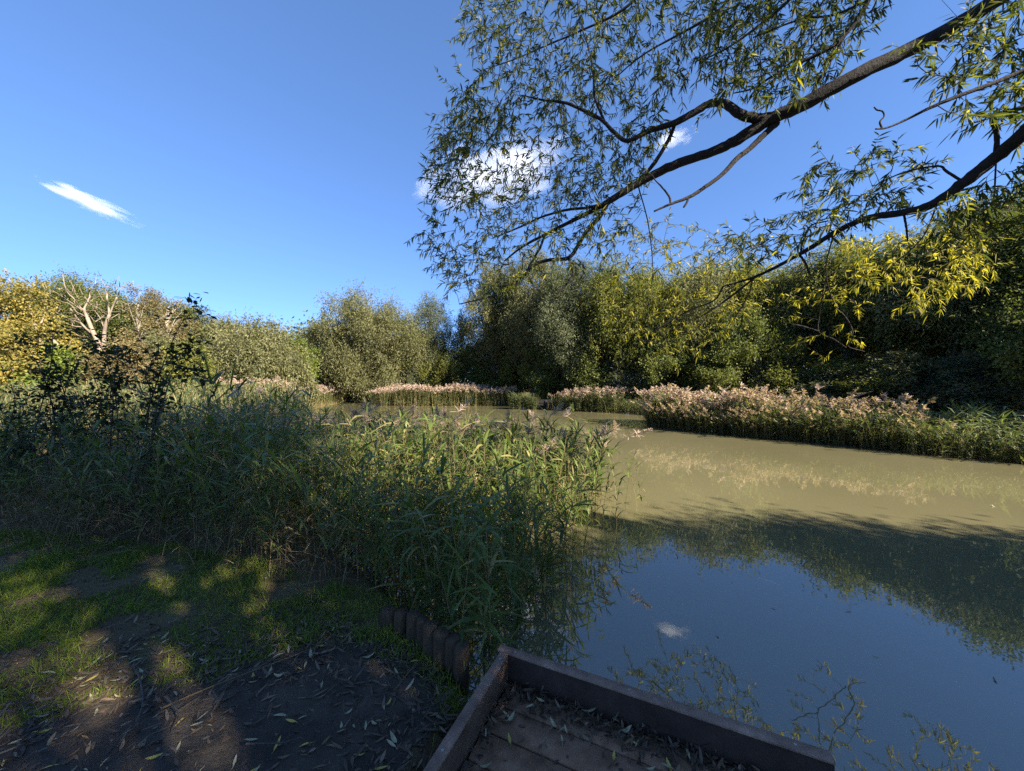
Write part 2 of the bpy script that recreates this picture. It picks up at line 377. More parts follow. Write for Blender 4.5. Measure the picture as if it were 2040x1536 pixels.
def tree_arrays(H, Rad, kind, dens=1.0, low=.16, trunk_r=None, stems=1, spread=1.0, bare=False):
    lf, wd, droop = KINDS[kind]
    wood, crown = Acc(), Acc()
    trunk_r = trunk_r or H * .014 + .03
    nl = int(rng.integers(9, 14) * (1 + .25 * (H / max(2 * Rad, .1) > 1.6)))
    lobes = []
    for i in range(nl):
        f = (i + rng.uniform(.1, .9)) / nl
        zc = H * (low + (1 - low) * (.12 + .80 * f))
        prof = math.sin(math.pi * min(1, .18 + .74 * f)) ** .7
        ang = i * 2.4 + rng.uniform(-.5, .5)
        rl = Rad * rng.uniform(.34, .54) * (.6 + .42 * prof)
        rr = max(Rad * prof - rl * .7, 0) * rng.uniform(.45, 1.0) * spread
        zc = min(zc, H - rl * .85)
        lobes.append((np.array([rr * math.cos(ang), rr * math.sin(ang), zc]), rl))
    # wood: leaning stems, one limb to each lobe
    tops = []
    for s in range(stems):
        b = np.array([rng.normal() * .3 * (stems > 1), rng.normal() * .3 * (stems > 1), -.25]); t = np.array([rng.normal() * Rad * .22, rng.normal() * Rad * .22, H * rng.uniform(.72, .86)])
        mid = (b + t) / 2 + rng.normal(size=3) * np.array([.12, .12, 0]) * Rad * .5
        P = smooth_line([b, mid, t], 7); r = trunk_r * (1 - .85 * np.linspace(0, 1, len(P))) * (1 if stems == 1 else .7); r[0] *= 1.35
        tube(wood, P, r, 6); tops.append(P)
    for c, rl in lobes:
        P0 = tops[rng.integers(len(tops))]; zi = np.clip(c[2] - rl * 1.2 - .1 * H, H * .06, H * .7)
        k = np.argmin(abs(P0[:, 2] - zi)); s = P0[k]
        for e in range(1 + 2 * (not bare)):
            tgt = c + (rng.normal(size=3) * rl * .5 if e else 0)
            mid = (s + tgt) / 2 + np.array([0, 0, .12 * np.linalg.norm(tgt - s)]) + rng.normal(size=3) * .12 * rl
            P = smooth_line([s, mid, tgt], 4); tube(wood, P, np.linspace(trunk_r * (.42 if e == 0 else .2), .012, len(P)), 4)
    # crown: clumps of leaves on lobe shells
    area = Rad * 2 * H * (1 - low) * .78
    area = max(area, 1); nleaf = int(area * 5.8 * dens / (lf * wd * .5))
    ncl = int(np.clip(area * 6.5, 60, 420)); wts = np.array([l[1] ** 2 for l in lobes]); wts /= wts.sum()
    li = rng.choice(len(lobes), ncl, p=wts)
    cd = rdir(ncl); cd[:, 2] = cd[:, 2] * .8 + .15; cd = nrm(cd)
    C = np.array([lobes[i][0] for i in li]) + cd * np.array([lobes[i][1] for i in li])[:, None] * rng.uniform(.45, 1.08, (ncl, 1))
    C[:, 2] = np.maximum(C[:, 2], .25)
    crad = rng.uniform(.10, .21, ncl) * max(Rad, 1.4) + .1
    ctint = np.clip(rng.normal(.45, .2, ncl), .05, .95)
    wt = crad ** 2; ci = rng.choice(ncl, nleaf, p=wt / wt.sum())
    off = rng.normal(size=(nleaf, 3)) * .55
    if droop > .4: off[:, :2] *= .75; off[:, 2] = off[:, 2] * 1.25 - .25
    else: off[:, 2] *= .72
    Pl = C[ci] + off * crad[ci][:, None]
    # a share of leaves on sprays sticking out of the outline
    ns = nleaf // 7
    sp = rng.integers(0, ncl, ns // 14 + 1); tt = rng.uniform(.2, 1.7, ns); si = rng.integers(0, len(sp), ns)
    sdir = nrm(cd[sp] + rng.normal(size=(len(sp), 3)) * .45 + np.array([0, 0, .25]))
    Pl[:ns] = C[sp][si] + sdir[si] * (tt * crad[sp][si])[:, None] + rng.normal(size=(ns, 3)) * .06
    D = rdir(nleaf) * .8 + nrm(off) * .5; D[:, 2] -= droop
    Lf = lf * rng.uniform(.65, 1.3, nleaf)
    T = np.clip(ctint[ci] + rng.normal(0, .15, nleaf), 0, 1)
    Pl[:, 2] = np.maximum(Pl[:, 2], .05)
    kites(crown, Pl, D, Lf, wd * rng.uniform(.7, 1.2, nleaf), T)
    return wood, crown

def tree(name, cat, x, y, H, Rad, kind, label, group=None, bark='bark', **kw):
    z = float(ground_z(x, y))
    o = empty(name, (x, y, max(z, -.3)), label, cat, group, 0)
    wood, crown = tree_arrays(H, Rad, kind, **kw)
    crown.obj('crown', M[kind], o); wood.obj('trunk' if cat == 'tree' else 'stems', M[bark], o, True)
    return o

def ptree(pxx, d, ytop, Rad, kind, label, name=None, cat='tree', group=None, **kw):
    x = (pxx - 1020) / F * d; H = EYE + (765 - ytop) / F * d - max(float(ground_z(x, d)), -.3)
    nm = name or {'W': 'willow_tree', 'Y': 'willow_tree', 'S': 'willow_tree', 'D': 'broadleaf_tree', 'G': 'broadleaf_tree', 'A': 'broadleaf_tree', 'B': 'birch_tree'}[kind]
    return tree(nm, cat, x, d, H, Rad, kind, label, group, **kw)

GL = 'trees along the left bank'; GF = 'trees across the far end of the pond'; GR = 'trees along the right bank'
ptree(8, 20, 552, 2.9, 'A', 'yellow autumn tree at the left edge of the photo, beside the dead tree', group=GL)
ptree(92, 29, 580, 3.4, 'D', 'dark green tree behind the left part of the bare dead tree', group=GL)
ptree(165, 30, 556, 3.8, 'D', 'tall dark green tree straight behind the bare dead tree', group=GL)
ptree(228, 29, 585, 2.9, 'D', 'dark green tree showing to the right of the bare dead tree', group=GL)
ptree(292, 26, 563, 1.7, 'B', 'thin brown crowned birch with a pale trunk, the taller one', group=GL, bark='birch', dens=.32, low=.3)
ptree(342, 27, 578, 1.5, 'B', 'sparse russet birch with a pale upright trunk, right of the taller birch', group=GL, bark='birch', dens=.3, low=.25)
ptree(385, 30, 607, 2.3, 'D', 'dark round topped tree just right of the two birches', group=GL)
ptree(435, 31, 628, 2.5, 'W', 'olive tree behind the big pale willow bush', group=GL, dens=.8)
ptree(300, 33, 600, 3.2, 'W', 'olive green tree filling in behind the two birches', group=GL)
ptree(590, 31, 676, 1.9, 'G', 'bright green tree peeping over the right shoulder of the pale willow bush', group=GL)
# bushes on the left bank
GB = 'bushes on the left bank'
ptree(268, 20, 672, 1.5, 'B', 'rounded tan brown bush right of the dead trunk', 'bush', 'bush', GB, low=.02, stems=3)
ptree(372, 20, 684, 1.5, 'Y', 'yellow green bush between the brown bush and the gap in the trees', 'bush', 'bush', GB, low=.02, stems=3)
ptree(318, 23, 662, 1.7, 'W', 'olive bush under the two pale trunked birches', 'bush', 'bush', GB, low=.02, stems=3)
ptree(30, 17, 655, 1.8, 'A', 'orange yellow bush at the left edge below the yellow tree', 'bush', 'bush', GB, low=.02, stems=3)
ptree(120, 18, 690, 1.6, 'G', 'bright green bush below the fallen pale limb', 'bush', 'bush', GB, low=.02, stems=3)
ptree(205, 19, 702, 1.2, 'B', 'low rust coloured bush at the foot of the dead tree', 'bush', 'bush', GB, low=.02, stems=3)
ptree(495, 25, 638, 3.4, 'W', 'big pale olive willow bush sloping down to the water', 'bush', 'bush', GB, low=.02, stems=4)
ptree(552, 24.5, 678, 2.3, 'W', 'pale willow bush forming the right shoulder of the big one', 'bush', 'bush', GB, low=.02, stems=4)
ptree(598, 25, 728, 1.1, 'W', 'low pale willow bush at the very edge of the water', 'bush', 'bush', GB, low=.02, stems=3)
# far end
ptree(640, 44, 662, 3.2, 'D', 'dark tree left of the big rounded willow', group=GF)
ptree(575, 47, 672, 3.0, 'D', 'distant dark tree low on the skyline above the channel', group=GF)
ptree(728, 36, 588, 5.2, 'W', 'big rounded sunlit willow standing clear against the sky', group=GF, dens=1.1, low=.06)
ptree(655, 37, 642, 3.2, 'W', 'sunlit willow shoulder at the left of the big rounded willow', group=GF)
ptree(815, 39, 628, 2.8, 'G', 'fresh green tree between the rounded willow and the silvery one', group=GF)
ptree(862, 39, 600, 3.2, 'S', 'slender silvery willow right of the fresh green tree', group=GF, dens=.7)
ptree(925, 39, 618, 2.0, 'S', 'thin see-through silvery willow in the dip of the skyline', group=GF, dens=.5)
# right bank
ptree(985, 36, 520, 3.33, 'W', 'tall olive willow at the left end of the right bank wood', group=GR, dens=.75)
ptree(1062, 33, 497, 3.46, 'W', 'tallest olive willow of the wood, above the far jetty', group=GR, dens=.8)
ptree(1140, 29, 508, 3.33, 'S', 'silvery blue willow standing right of the tallest one', group=GR, dens=.75)
ptree(1222, 27.5, 522, 3.46, 'Y', 'yellow green willow above the bluish reeds', group=GR, dens=.85)
ptree(1310, 26.5, 530, 3.33, 'Y', 'yellow green willow behind the hanging yellow twigs', group=GR, dens=.85)
ptree(1400, 25.5, 522, 3.46, 'W', 'olive willow behind the left end of the plumed reeds', group=GR, dens=.9)
ptree(1500, 24.5, 526, 3.46, 'Y', 'yellow tinted willow below the tip of the lower bough', group=GR, dens=.9)
ptree(1592, 23.5, 520, 3.33, 'W', 'olive willow under the low sky gap of the lower bough', group=GR, dens=.95, low=.36, stems=3)
ptree(1680, 22, 494, 3.46, 'Y', 'yellow topped willow right of the low sky gap', group=GR, low=.36, stems=3)
ptree(1775, 20.5, 478, 3.46, 'Y', 'bright yellow green willow behind the sunlit hanging leaves', group=GR, low=.36, stems=3)
ptree(1868, 19, 470, 3.20, 'W', 'olive willow left of the dark oak', group=GR, low=.36, stems=3)
ptree(1975, 17.5, 425, 3.46, 'D', 'tall dark oak at the right edge of the photo', 'oak_tree', group=GR, low=.36, stems=3)
ptree(2095, 16.2, 412, 3.71, 'D', 'dark oak mostly past the right edge of the photo', 'oak_tree', group=GR)
second = [(1020, 37, 560), (1110, 36, 545), (1195, 34, 545), (1290, 33, 545), (1385, 31, 545), (1480, 30, 545), (1570, 29, 540), (1670, 27, 520), (1780, 25.5, 505), (1890, 23.5, 490), (2010, 22, 470)]
b0 = None
for i, (x_, d_, yt) in enumerate(second):
    xx = (x_ - 1020) / F * d_; H = EYE + (765 - yt) / F * d_
    if i % 4 == 0:
        b0 = tree('broadleaf_tree', 'tree', xx, d_, H, 3.2, 'DGD'[i // 4], 'dark tree standing in the second row of the right bank wood', 'second row trees of the right bank wood'); H0 = H
    else:
        copy_tree(b0, (xx, d_, .05), rng.uniform(0, 6), (1, 1, H / H0))
# shady bushes under the right bank wood
GU = 'shaded bushes under the right bank wood'
us = []
for x_, d_, yt in [(700, 38.5, 715), (775, 39, 690), (820, 38.5, 672), (880, 38, 690), (950, 37.5, 684), (1010, 36, 690), (1075, 36, 690), (1135, 35, 690), (1100, 31, 670), (1190, 28.2, 660), (1265, 26.6, 690), (1330, 25, 660), (1405, 23.4, 680), (1480, 22.4, 640), (1560, 21.4, 690), (1640, 20, 712),
                   (1720, 18.8, 722), (1800, 17.6, 708), (1890, 16.4, 715), (1985, 15.4, 690), (2090, 14.4, 620)]:
    xx = (x_ - 1020) / F * d_; H = EYE + (765 - yt) / F * d_
    if len(us) < 5:
        o = tree('bush', 'bush', xx, d_, H, rng.uniform(2.0, 2.6), 'DWSYD'[len(us)], 'dark shaded bush under the trees of the right bank wood', GU, low=.0, stems=4, dens=1.1); us.append((o, H))
    else:
        s, hs_ = us[rng.integers(len(us))]
        k = rng.uniform(.95, 1.25); copy_tree(s, (xx, d_, .0), rng.uniform(0, 6), (k, k, H / hs_ * rng.uniform(.85, 1.12)))
ptree(1515, 21.6, 672, .9, 'S', 'lone pale grey shrub catching light before the dark wood', 'bush', 'bush', GU, low=.0, stems=3)
ptree(1000, 52, 640, 4, 'D', 'distant dark tree glimpsed through the thin willows', group=GF)
a = Acc()
ncl = 900; az = rng.uniform(-1.15, 1.25, ncl); rr = rng.uniform(50, 64, ncl); cz = rng.uniform(0, 1, ncl) ** .8 * (7.2 + 1.6 * np.sin(az * 9) + np.sin(az * 23))
C = np.column_stack([rr * np.sin(az), rr * np.cos(az), cz]); n = 60000; ci = rng.integers(0, ncl, n); off = rng.normal(size=(n, 3)) * .8
P = C[ci] + off; P[:, 2] = np.maximum(P[:, 2], .1); kites(a, P, rdir(n), rng.uniform(.3, .6, n), .28, np.clip(rng.normal(.4, .2, n), 0, 1))
tag(a.obj('woods', M['D']), 'far-off dark woods closing the view behind the pond', 'woods', kind='stuff')
# trees outside the picture whose shade falls over the platform and near water
SH = 'shade trees on the near bank'
rng = np.random.default_rng(21)
t0 = tree('shade_tree', 'tree', 6.1, -2.5, 7.2, 3.6, 'D', 'leafy tree on the near bank casting shade over the platform', SH, low=.08, dens=1.8)
t0.scale = (.56, .56, .84)
for x_, y_, k, kz in ((7.0, -.75, .42, .62), (5.6, -.95, .45, .56), (9.2, -.9, .45, .72), (12.4, -2.6, .8, .85), (16.5, -4.6, .9, .9)) :
    copy_tree(t0, (x_, y_, 0), x_, (k, k, kz))
t1 = tree('shade_tree', 'tree', 9.2, -7.7, 11.5, 3.4, 'D', 'thin leafed tree on the near bank letting flecks of sun through', SH, low=.2, dens=.2)
t1.scale = (1, 1, 1.2)
tree('shade_tree', 'tree', 5.0, -3.3, 12, 2.2, 'D', 'tall narrow tree on the near bank whose shade reaches the brambles', SH, low=.5)
wd0 = tree('shade_tree', 'tree', 29.5, 11.6, 10, 3.0, 'D', 'leafy tree further along the right bank beyond the oak', 'more trees along the right bank')
for x_, y_, k in ((24.5, 17.5, 1.1), (30, 16.5, 1.1), (22.6, 10.4, .72), (19.6, 6.6, .72)):
    copy_tree(wd0, (x_, y_, 0), x_, (k, k, k))

rng = np.random.default_rng(22)
# ------------------------------------------------------------------ bare dead tree on the left bank
dt = empty('dead_tree', tuple(px(200, 765, 22) * [1, 1, 0]), 'bare pale dead tree with broken boughs on the left bank', 'tree')
DB = np.array(dt.location)
def dline(pts, r0, r1, d=22., jig=.25):
    P = []
    for i, (x_, y_) in enumerate(pts): P.append(px(x_, y_, d + (rng.normal() * jig if i else 0)))
    P = smooth_line(P, 4); return P - DB, np.linspace(r0, r1, len(P))
a = Acc()
for p, r0, r1 in [([(203, 775), (201, 725), (199, 690)], .32, .27), ([(199, 690), (187, 665), (179, 646), (172, 628), (166, 614)], .24, .15), ([(203, 700), (207, 684), (208, 663), (212, 643), (218, 627)], .22, .15)]:
    P, r = dline(p, r0, r1, jig=.05); tube(a, P, r * .5, 8)
a.obj('trunk', M['palebark'], dt, True)
for pts, r0, r1 in [([(167, 618), (170, 610), (175, 601), (180, 587), (178, 574)], .12, .07), ([(167, 618), (160, 612), (147, 595), (135, 583), (129, 569), (126, 552), (124, 544)], .10, .02),
        ([(218, 628), (216, 610), (213, 593), (214, 585)], .12, .08), ([(218, 628), (225, 610), (233, 592)], .11, .08), ([(187, 668), (166, 649), (154, 634), (140, 615)], .13, .07),
        ([(168, 652), (150, 650), (136, 646), (119, 639), (106, 632), (94, 628)], .06, .02), ([(145, 650), (142, 640), (126, 629), (110, 621), (94, 616)], .055, .02),
        ([(172, 632), (162, 626), (152, 621), (141, 607), (119, 599), (103, 590), (87, 580)], .06, .015), ([(168, 622), (152, 610), (126, 592), (107, 580), (103, 573)], .055, .015),
        ([(206, 650), (199, 633), (188, 618), (178, 603), (163, 583), (158, 569)], .06, .015), ([(190, 641), (201, 634), (211, 626)], .07, .05), ([(212, 636), (221, 634), (232, 628), (241, 622), (260, 608), (268, 600)], .045, .012),
        ([(190, 672), (172, 671), (157, 669), (146, 662)], .05, .02), ([(196, 684), (180, 678), (160, 676), (150, 672)], .04, .015), ([(206, 676), (215, 673)], .05, .03), ([(158, 596), (150, 585), (147, 578)], .03, .01),
        ([(178, 603), (186, 596), (198, 590), (208, 582)], .035, .01), ([(152, 610), (146, 618), (141, 607)], .03, .012), ([(106, 632), (98, 622), (84, 617), (70, 612)], .025, .008), ([(130, 570), (137, 580), (146, 590)], .03, .01),
        ([(241, 622), (245, 612), (240, 603), (232, 597)], .025, .01), ([(119, 599), (108, 600), (96, 606)], .025, .008)]:
    b = Acc(); P, r = dline(pts, r0 * .46, r1 * .5); tube(b, P, r, 6); b.obj('bough', M['palebark'], dt, True)
# twiggy ends
b = Acc()
for i in range(110):
    x_, y_ = rng.uniform(80, 258), rng.uniform(560, 645); dx, dy = rng.normal() * 14, -abs(rng.normal() * 12)
    P, r = dline([(x_, y_), (x_ + dx * .5 + rng.normal() * 2, y_ + dy * .5), (x_ + dx, y_ + dy)], .022, .006); tube(b, P, r, 4)
b.obj('crown', M['palebark'], dt)
d2 = empty('dead_tree', tuple(px(80, 765, 20.5) * [1, 1, 0]), 'small forked dead stem left of the bare dead tree', 'tree')
DB = np.array(d2.location); a = Acc()
for pts, r0, r1 in [([(84, 770), (82, 700), (80, 662)], .14, .10), ([(80, 664), (74, 655), (67, 640), (62, 620), (58, 600), (66, 585)], .09, .02), ([(80, 664), (86, 655), (82, 645), (88, 630), (95, 610)], .07, .015)]:
    P, r = dline(pts, r0, r1, 20.5); tube(a, P, r, 6)
a.obj('trunk', M['palebark'], d2, True)
fb = empty('fallen_bough', tuple(px(140, 765, 19.5) * [1, 1, 0]), 'pale broken bough slanting down from the dead tree', 'bough')
DB = np.array(fb.location); a = Acc()
P, r = dline([(106, 678), (114, 687), (126, 699), (142, 707), (163, 716), (190, 735), (215, 765)], .07, .15, 19.5, .05); tube(a, P, r, 8)
P, r = dline([(128, 699), (136, 690), (141, 681)], .035, .012, 19.5, .05); tube(a, P, r, 6)
a.obj('trunk', M['palebark'], fb, True)

# grey fence in the gap
fo = empty('fence', tuple(px(450, 765, 33) * [1, 1, 0]), 'low weathered grey rail fence in the gap beside the pale willow bush', 'fence')
a = Acc(); b = Acc(); p0, p1 = px(415, 750, 33) - np.array(fo.location), px(520, 750, 33) - np.array(fo.location); u = nrm(p1 - p0); ln = np.linalg.norm(p1 - p0)
for k in (1.5, 1.95, 2.4):
    box(a, (p0 + p1) / 2 * [1, 1, 0] + [0, 0, k], (ln / 2, .03, .16), u, np.cross(UP, u), UP, .01)
a.obj('rails', M['fence'], fo)
for i in range(4):
    b = Acc(); box(b, (p0 + (p1 - p0) * i / 3) * [1, 1, 0] + [0, .1, 1.25], (.06, .06, 1.4), bev=.01); b.obj('post', M['fence'], fo)

rng = np.random.default_rng(23)
# ------------------------------------------------------------------ reeds
def reed_proto(H, nleaf, stations, plume, detail, leafL=.38, leafW=.025):
    a = Acc()
    lean = rng.normal(size=2) * .09
    zz = np.linspace(-.25, H, 6); P = np.stack([lean[0] * np.clip(zz, 0, 9) ** 2, lean[1] * np.clip(zz, 0, 9) ** 2, zz], -1)
    if detail: tube(a, P, np.linspace(.0042, .0022, 6), 3, rng.uniform(.2, .7), 1, False)
    else: blades(a, P[:1], [[lean[0] * H, lean[1] * H, H]], H + .25, .014, ts=(0, .5, 1), ws=(1, 1, .6), T=.4, m=1)
    f = np.sort(rng.uniform(.18 if detail else .06, .97, nleaf)); z = f * H
    base = np.stack([lean[0] * z * z, lean[1] * z * z, z], -1)
    wind = rng.uniform(0, TAU)
    az = wind + rng.normal(0, 1.5, nleaf); el = rng.uniform(.35, 1.15, nleaf)
    D = np.stack([np.cos(az) * np.cos(el), np.sin(az) * np.cos(el), np.sin(el)], -1)
    L_ = leafL * rng.uniform(.6, 1.2, nleaf) * (1 - .35 * np.abs(f - .6)); Nn = np.stack([np.cos(az + .5), np.sin(az + .5), np.full(nleaf, .9)], -1) * 1.0
    Nn = np.cross(D, np.stack([-np.sin(az), np.cos(az), rng.normal(0, .35, nleaf)], -1))
    T = np.clip(rng.normal(.36, .2, nleaf) + .4 * (f < .25) + .4 * (rng.random(nleaf) < .08), 0, 1)
    if stations >= 5: ts, ws = (0, .2, .5, .8, 1), (.35, 1, .95, .5, .04)
    else: ts, ws = (0, .4, 1), (.4, 1, .05)
    blades(a, base, D, L_, leafW * rng.uniform(.7, 1.25, nleaf), rng.uniform(.15, .75, nleaf), ts=ts, ws=ws, T=T, N=Nn)
    if plume:
        n = 110 if detail else 22
        k = .34 if not detail else .27
        t = rng.uniform(0, 1, n); top = P[-1]
        bs = top + np.stack([lean[0] * t, lean[1] * t, t * k * .7 - .03], -1)
        az = wind + rng.normal(0, 1.0, n); el = rng.uniform(.1, 1.2, n)
        D = np.stack([np.cos(az) * np.cos(el), np.sin(az) * np.cos(el), np.sin(el)], -1)
        blades(a, bs, D, (k * .62) * (1.15 - t) * rng.uniform(.6, 1.2, n), (.0075 if detail else .034), rng.uniform(.1, .6, n), ts=(0, .5, 1), ws=(.5, 1, .5), T=np.clip(rng.normal(.5, .2, n), 0, 1), m=2)
    return a

def reed_bed(protos, poly, n, label, mats, hs=(.8, 1.15), zbase=None, lean=(0, 0), leanv=.12, tint=(0, .12), name='reeds', wave=0., extra=None, skirt=None):
    p = sample_poly(poly, n) if extra is None else extra
    g = ground_z(p[:, 0], p[:, 1]); z = np.maximum(g, WATER - .12) if zbase is None else np.full(len(p), zbase)
    acc = Acc(); nn = len(p)
    if skirt:                                        # lower shoots leaning out over the water along the front edge
        ln_, nsk, (ox, oy) = skirt; ln_ = np.array(ln_, float); k_ = rng.integers(0, len(ln_) - 1, nsk); t_ = rng.random(nsk)[:, None]
        q_ = ln_[k_] * (1 - t_) + ln_[k_ + 1] * t_ + rng.normal(size=(nsk, 2)) * .16
        replicate(acc, protos, np.column_stack([q_, np.full(nsk, WATER - .05)]), rng.uniform(0, TAU, nsk), rng.uniform(.28, .72, nsk), np.array([ox, oy]) * rng.uniform(.3, 1.6, (nsk, 1)) + rng.normal(size=(nsk, 2)) * .3, rng.normal(-.05, .15, nsk))
    patch = .5 + .5 * np.sin(p[:, 0] * .9 + 1.3 * np.sin(p[:, 1] * .7)) * np.cos(p[:, 1] * .8 + p[:, 0] * .3)
    s = rng.uniform(*hs, nn) * (.86 + .24 * patch) * np.where(rng.random(nn) < .08, 1.12, 1) * (1 + wave * np.sin(p[:, 0] * 1.7 + p[:, 1] * 1.1 + np.sin(p[:, 1] * 2.3)))
    replicate(acc, protos, np.column_stack([p, z]), rng.uniform(0, TAU, nn), s, np.array(lean) + rng.normal(size=(nn, 2)) * leanv, rng.normal(tint[0], tint[1], nn) + .12 * (patch - .5))
    o = acc.obj(name, mats); tag(o, label, 'reeds', kind='stuff'); return o

MF = [M['farreed'], M['stem'], M['plume']]; MN = [M['reed'], M['stem'], M['plume']]
farP = [reed_proto(rng.uniform(1.25, 1.5), 14, 3, True, False, .42, .035).arrays() for _ in range(8)]
farG = [reed_proto(rng.uniform(1.2, 1.5), 15, 3, False, False, .45, .035).arrays() for _ in range(8)]
# left field
reed_bed(farG * 3, [(-5.2, 8.9), (-7.9, 14), (-12.4, 20), (-15.2, 27), (-38, 30), (-34, 16), (-15, 8.4)], 9000, 'sunlit reed field stretching back along the left bank', MF, (.85, 1.2), leanv=.1)
reed_bed(farP + farG, [(-12.3, 19.5), (-15.2, 27.5), (-20, 28), (-18, 20)], 1300, 'pinkish plumed reeds at the edge of the left channel', MF, (.9, 1.15))
reed_bed(farP + farG, [(-15.2, 26.5), (-16.6, 34), (-18, 38), (-24, 37), (-20, 26)], 1300, 'plumed reeds below the pale willow bush, along the channel', MF, (.75, 1.05))
reed_bed(farP, [(-16.5, 36), (-20.5, 41.5), (-27, 41), (-24, 36)], 900, 'plumed reeds at the far end of the left channel', MF, (.9, 1.15))
reed_bed(farP, [(-21, 42.3), (-15.5, 42.3), (-11, 35.5), (-13, 38), (-19, 45)], 700, 'shaded reeds behind the far channel', MF, (.9, 1.1))
reed_bed(farP * 2 + farG, [(-12.6, 32.0), (-10, 31.2), (-4, 31.2), (-.1, 30.8), (.2, 32.5), (-5, 34.5), (-12, 35)], 2600, 'plumed reed bed across the middle of the far water', MF, (.92, 1.12))
reed_bed(farG, [(-.2, 26.9), (1.75, 26.3), (1.85, 26.85), (.3, 28.5)], 300, 'small clump of bluish reeds left of the far jetty', MF, (.8, 1.1), tint=(-.25, .1))
reed_bed(farG * 2 + farP, [(2.7, 26.0), (4.1, 24.9), (6.9, 23.6), (8.2, 25.2), (4.6, 26.8)], 800, 'bluish reeds growing in front of the far jetty', MF, (.75, 1.05), tint=(-.2, .1))
reed_bed(farG, [(7.0, 23.2), (8.6, 21.4), (11, 22), (8.6, 25.2)], 420, 'low green plants between the bluish reeds and the right reed bank', MF, (.55, .85))
reed_bed(farP + farG, [(6.1, 16.4), (7.4, 14.3), (8.9, 12.7), (10.4, 14.6), (8.2, 17.8), (6.9, 18)], 1500, 'sunlit pink plumed reed bank on the right', MF, (.68, 1.06), zbase=-.36, leanv=.2, lean=(-.12, -.1), wave=.07, skirt=([(6.1, 16.4), (7.4, 14.3), (8.9, 12.7)], 560, (-.7, -.7)))
reed_bed(farG * 4 + farP, [(8.9, 12.8), (11.2, 9.8), (12.5, 11.3), (10.4, 14.8)], 1300, 'shaded reeds at the right part of the reed bank with a few plumes', MF, (.68, 1.02), zbase=-.36, leanv=.25, lean=(-.15, -.15), tint=(-.1, .12), wave=.12, skirt=([(8.9, 12.8), (11.7, 9.2)], 320, (-.7, -.7)))
farL = [reed_proto(rng.uniform(1.0, 1.35), 16, 3, False, False, .55, .05).arrays() for _ in range(6)]
reed_bed(farL, [(11.1, 9.9), (13.5, 7.6), (17, 5), (19, 7.5), (15, 12.5), (12.6, 11.6)], 1300, 'leafy green reeds leaning over the water at the right edge', MF, (.55, .92), zbase=-.36, leanv=.35, lean=(-.25, -.2), wave=.12, skirt=([(11.3, 9.6), (13.5, 7.6), (17, 5)], 260, (-.7, -.6)))

# near reed bed
rng = np.random.default_rng(24)
BED = [(-.8, 2.75), (-.5, 2.42), (-.2, 2.16), (.02, 2.2), (.12, 2.6), (.32, 3.2), (.75, 4.2), (1.25, 5.2), (1.5, 6.0), (.9, 6.7), (-.6, 7.6), (-3, 8.2), (-5.2, 8.6), (-6, 6.6), (-5.6, 5.4), (-3.6, 4.2), (-2.2, 3.5)]
nearP = [reed_proto(rng.uniform(1.1, 1.45), int(rng.integers(11, 19)), 5, False, True, rng.uniform(.3, .42), rng.uniform(.018, .028)) for _ in range(12)]
nearF = [reed_proto(rng.uniform(1.2, 1.42), 11, 5, True, True) for _ in range(5)]
pp = sample_poly(BED, 1750)
order = np.argsort(pp[:, 1] - .15 * pp[:, 0] + rng.normal(0, .4, len(pp)))
ind, rest = pp[order[:235]], pp[order[235:]]
back = rest[:, 1] > 5.6 + .15 * rest[:, 0]
NP_, NF_ = [x.arrays() for x in nearP], [x.arrays() for x in nearF]
DRY = []
for _ in range(4):                                   # dead straw coloured stems, some snapped over
    V_, Q_, T_, M_ = reed_proto(rng.uniform(1.0, 1.4), 5, 5, False, True, .3, .014).arrays()
    if _ % 2:
        hb = rng.uniform(.5, .9); k_ = np.clip(V_[:, 2] - hb, 0, 9); V_ = V_.copy(); V_[:, 0] += k_ * 1.0; V_[:, 2] -= k_ * 1.15
    DRY.append((V_, Q_, np.clip(T_ + .2, 0, 1), np.where(M_ == 0, 1, M_)))
NP_ = NP_ * 2 + DRY
reed_bed(NP_, None, 0, 'dense bed of tall green reeds between the path and the open water', MN, (.82, 1.12), leanv=.16, extra=rest[~back])
reed_bed(NP_ * 2 + NF_, None, 0, 'back part of the near reed bed, with pink plumes above the leaves', MN, (.82, 1.1), leanv=.14, extra=rest[back])
# single reeds of the near edge
def split(accu):
    V, Q, T, Mi = accu.arrays(); out = []
    for k in (0, 1, 2):
        q = Q[Mi == k]
        if not len(q): out.append(None); continue
        ids = np.unique(q); mp = np.full(len(V), -1); mp[ids] = np.arange(len(ids))
        b = Acc(); b.add(V[ids], mp[q], T[ids]); out.append(b)
    return out
def reed_thing(accu, label, group):
    r = empty('reed', (0, 0, 0), label, 'reed', group)
    lv, st, pl = split(accu)
    st.obj('stem', M['stem'], r); lv.obj('leaves', M['reed'], r)
    if pl is not None: pl.obj('plume', M['plume'], r)
    return r
LB = 'green reed stem at the shaded near edge of the reed bed'; LG = 'reeds at the near edge of the bed'
protoR = [reed_thing(x, LB, LG) for x in nearP]
def put(protos, i, x_, y_, s, label=None):
    z = max(float(ground_z(x_, y_)), WATER - .1); p = protos[i % len(protos)]
    o = p if (i < len(protos)) else copy_tree(p)
    o.location = (x_, y_, z); o.rotation_euler = (rng.normal() * .1, rng.normal() * .1, rng.uniform(0, TAU)); o.scale = (s, s, s)
    if label: o['label'] = label
for i, (x_, y_) in enumerate(ind): put(protoR, i, x_, y_, rng.uniform(.72, 1.05))
LP = 'reed with a feathery pink plume at the water end of the reed bed'
protoF = [reed_thing(x, LP, 'plumed reeds at the water end of the bed') for x in nearF]
k = 0
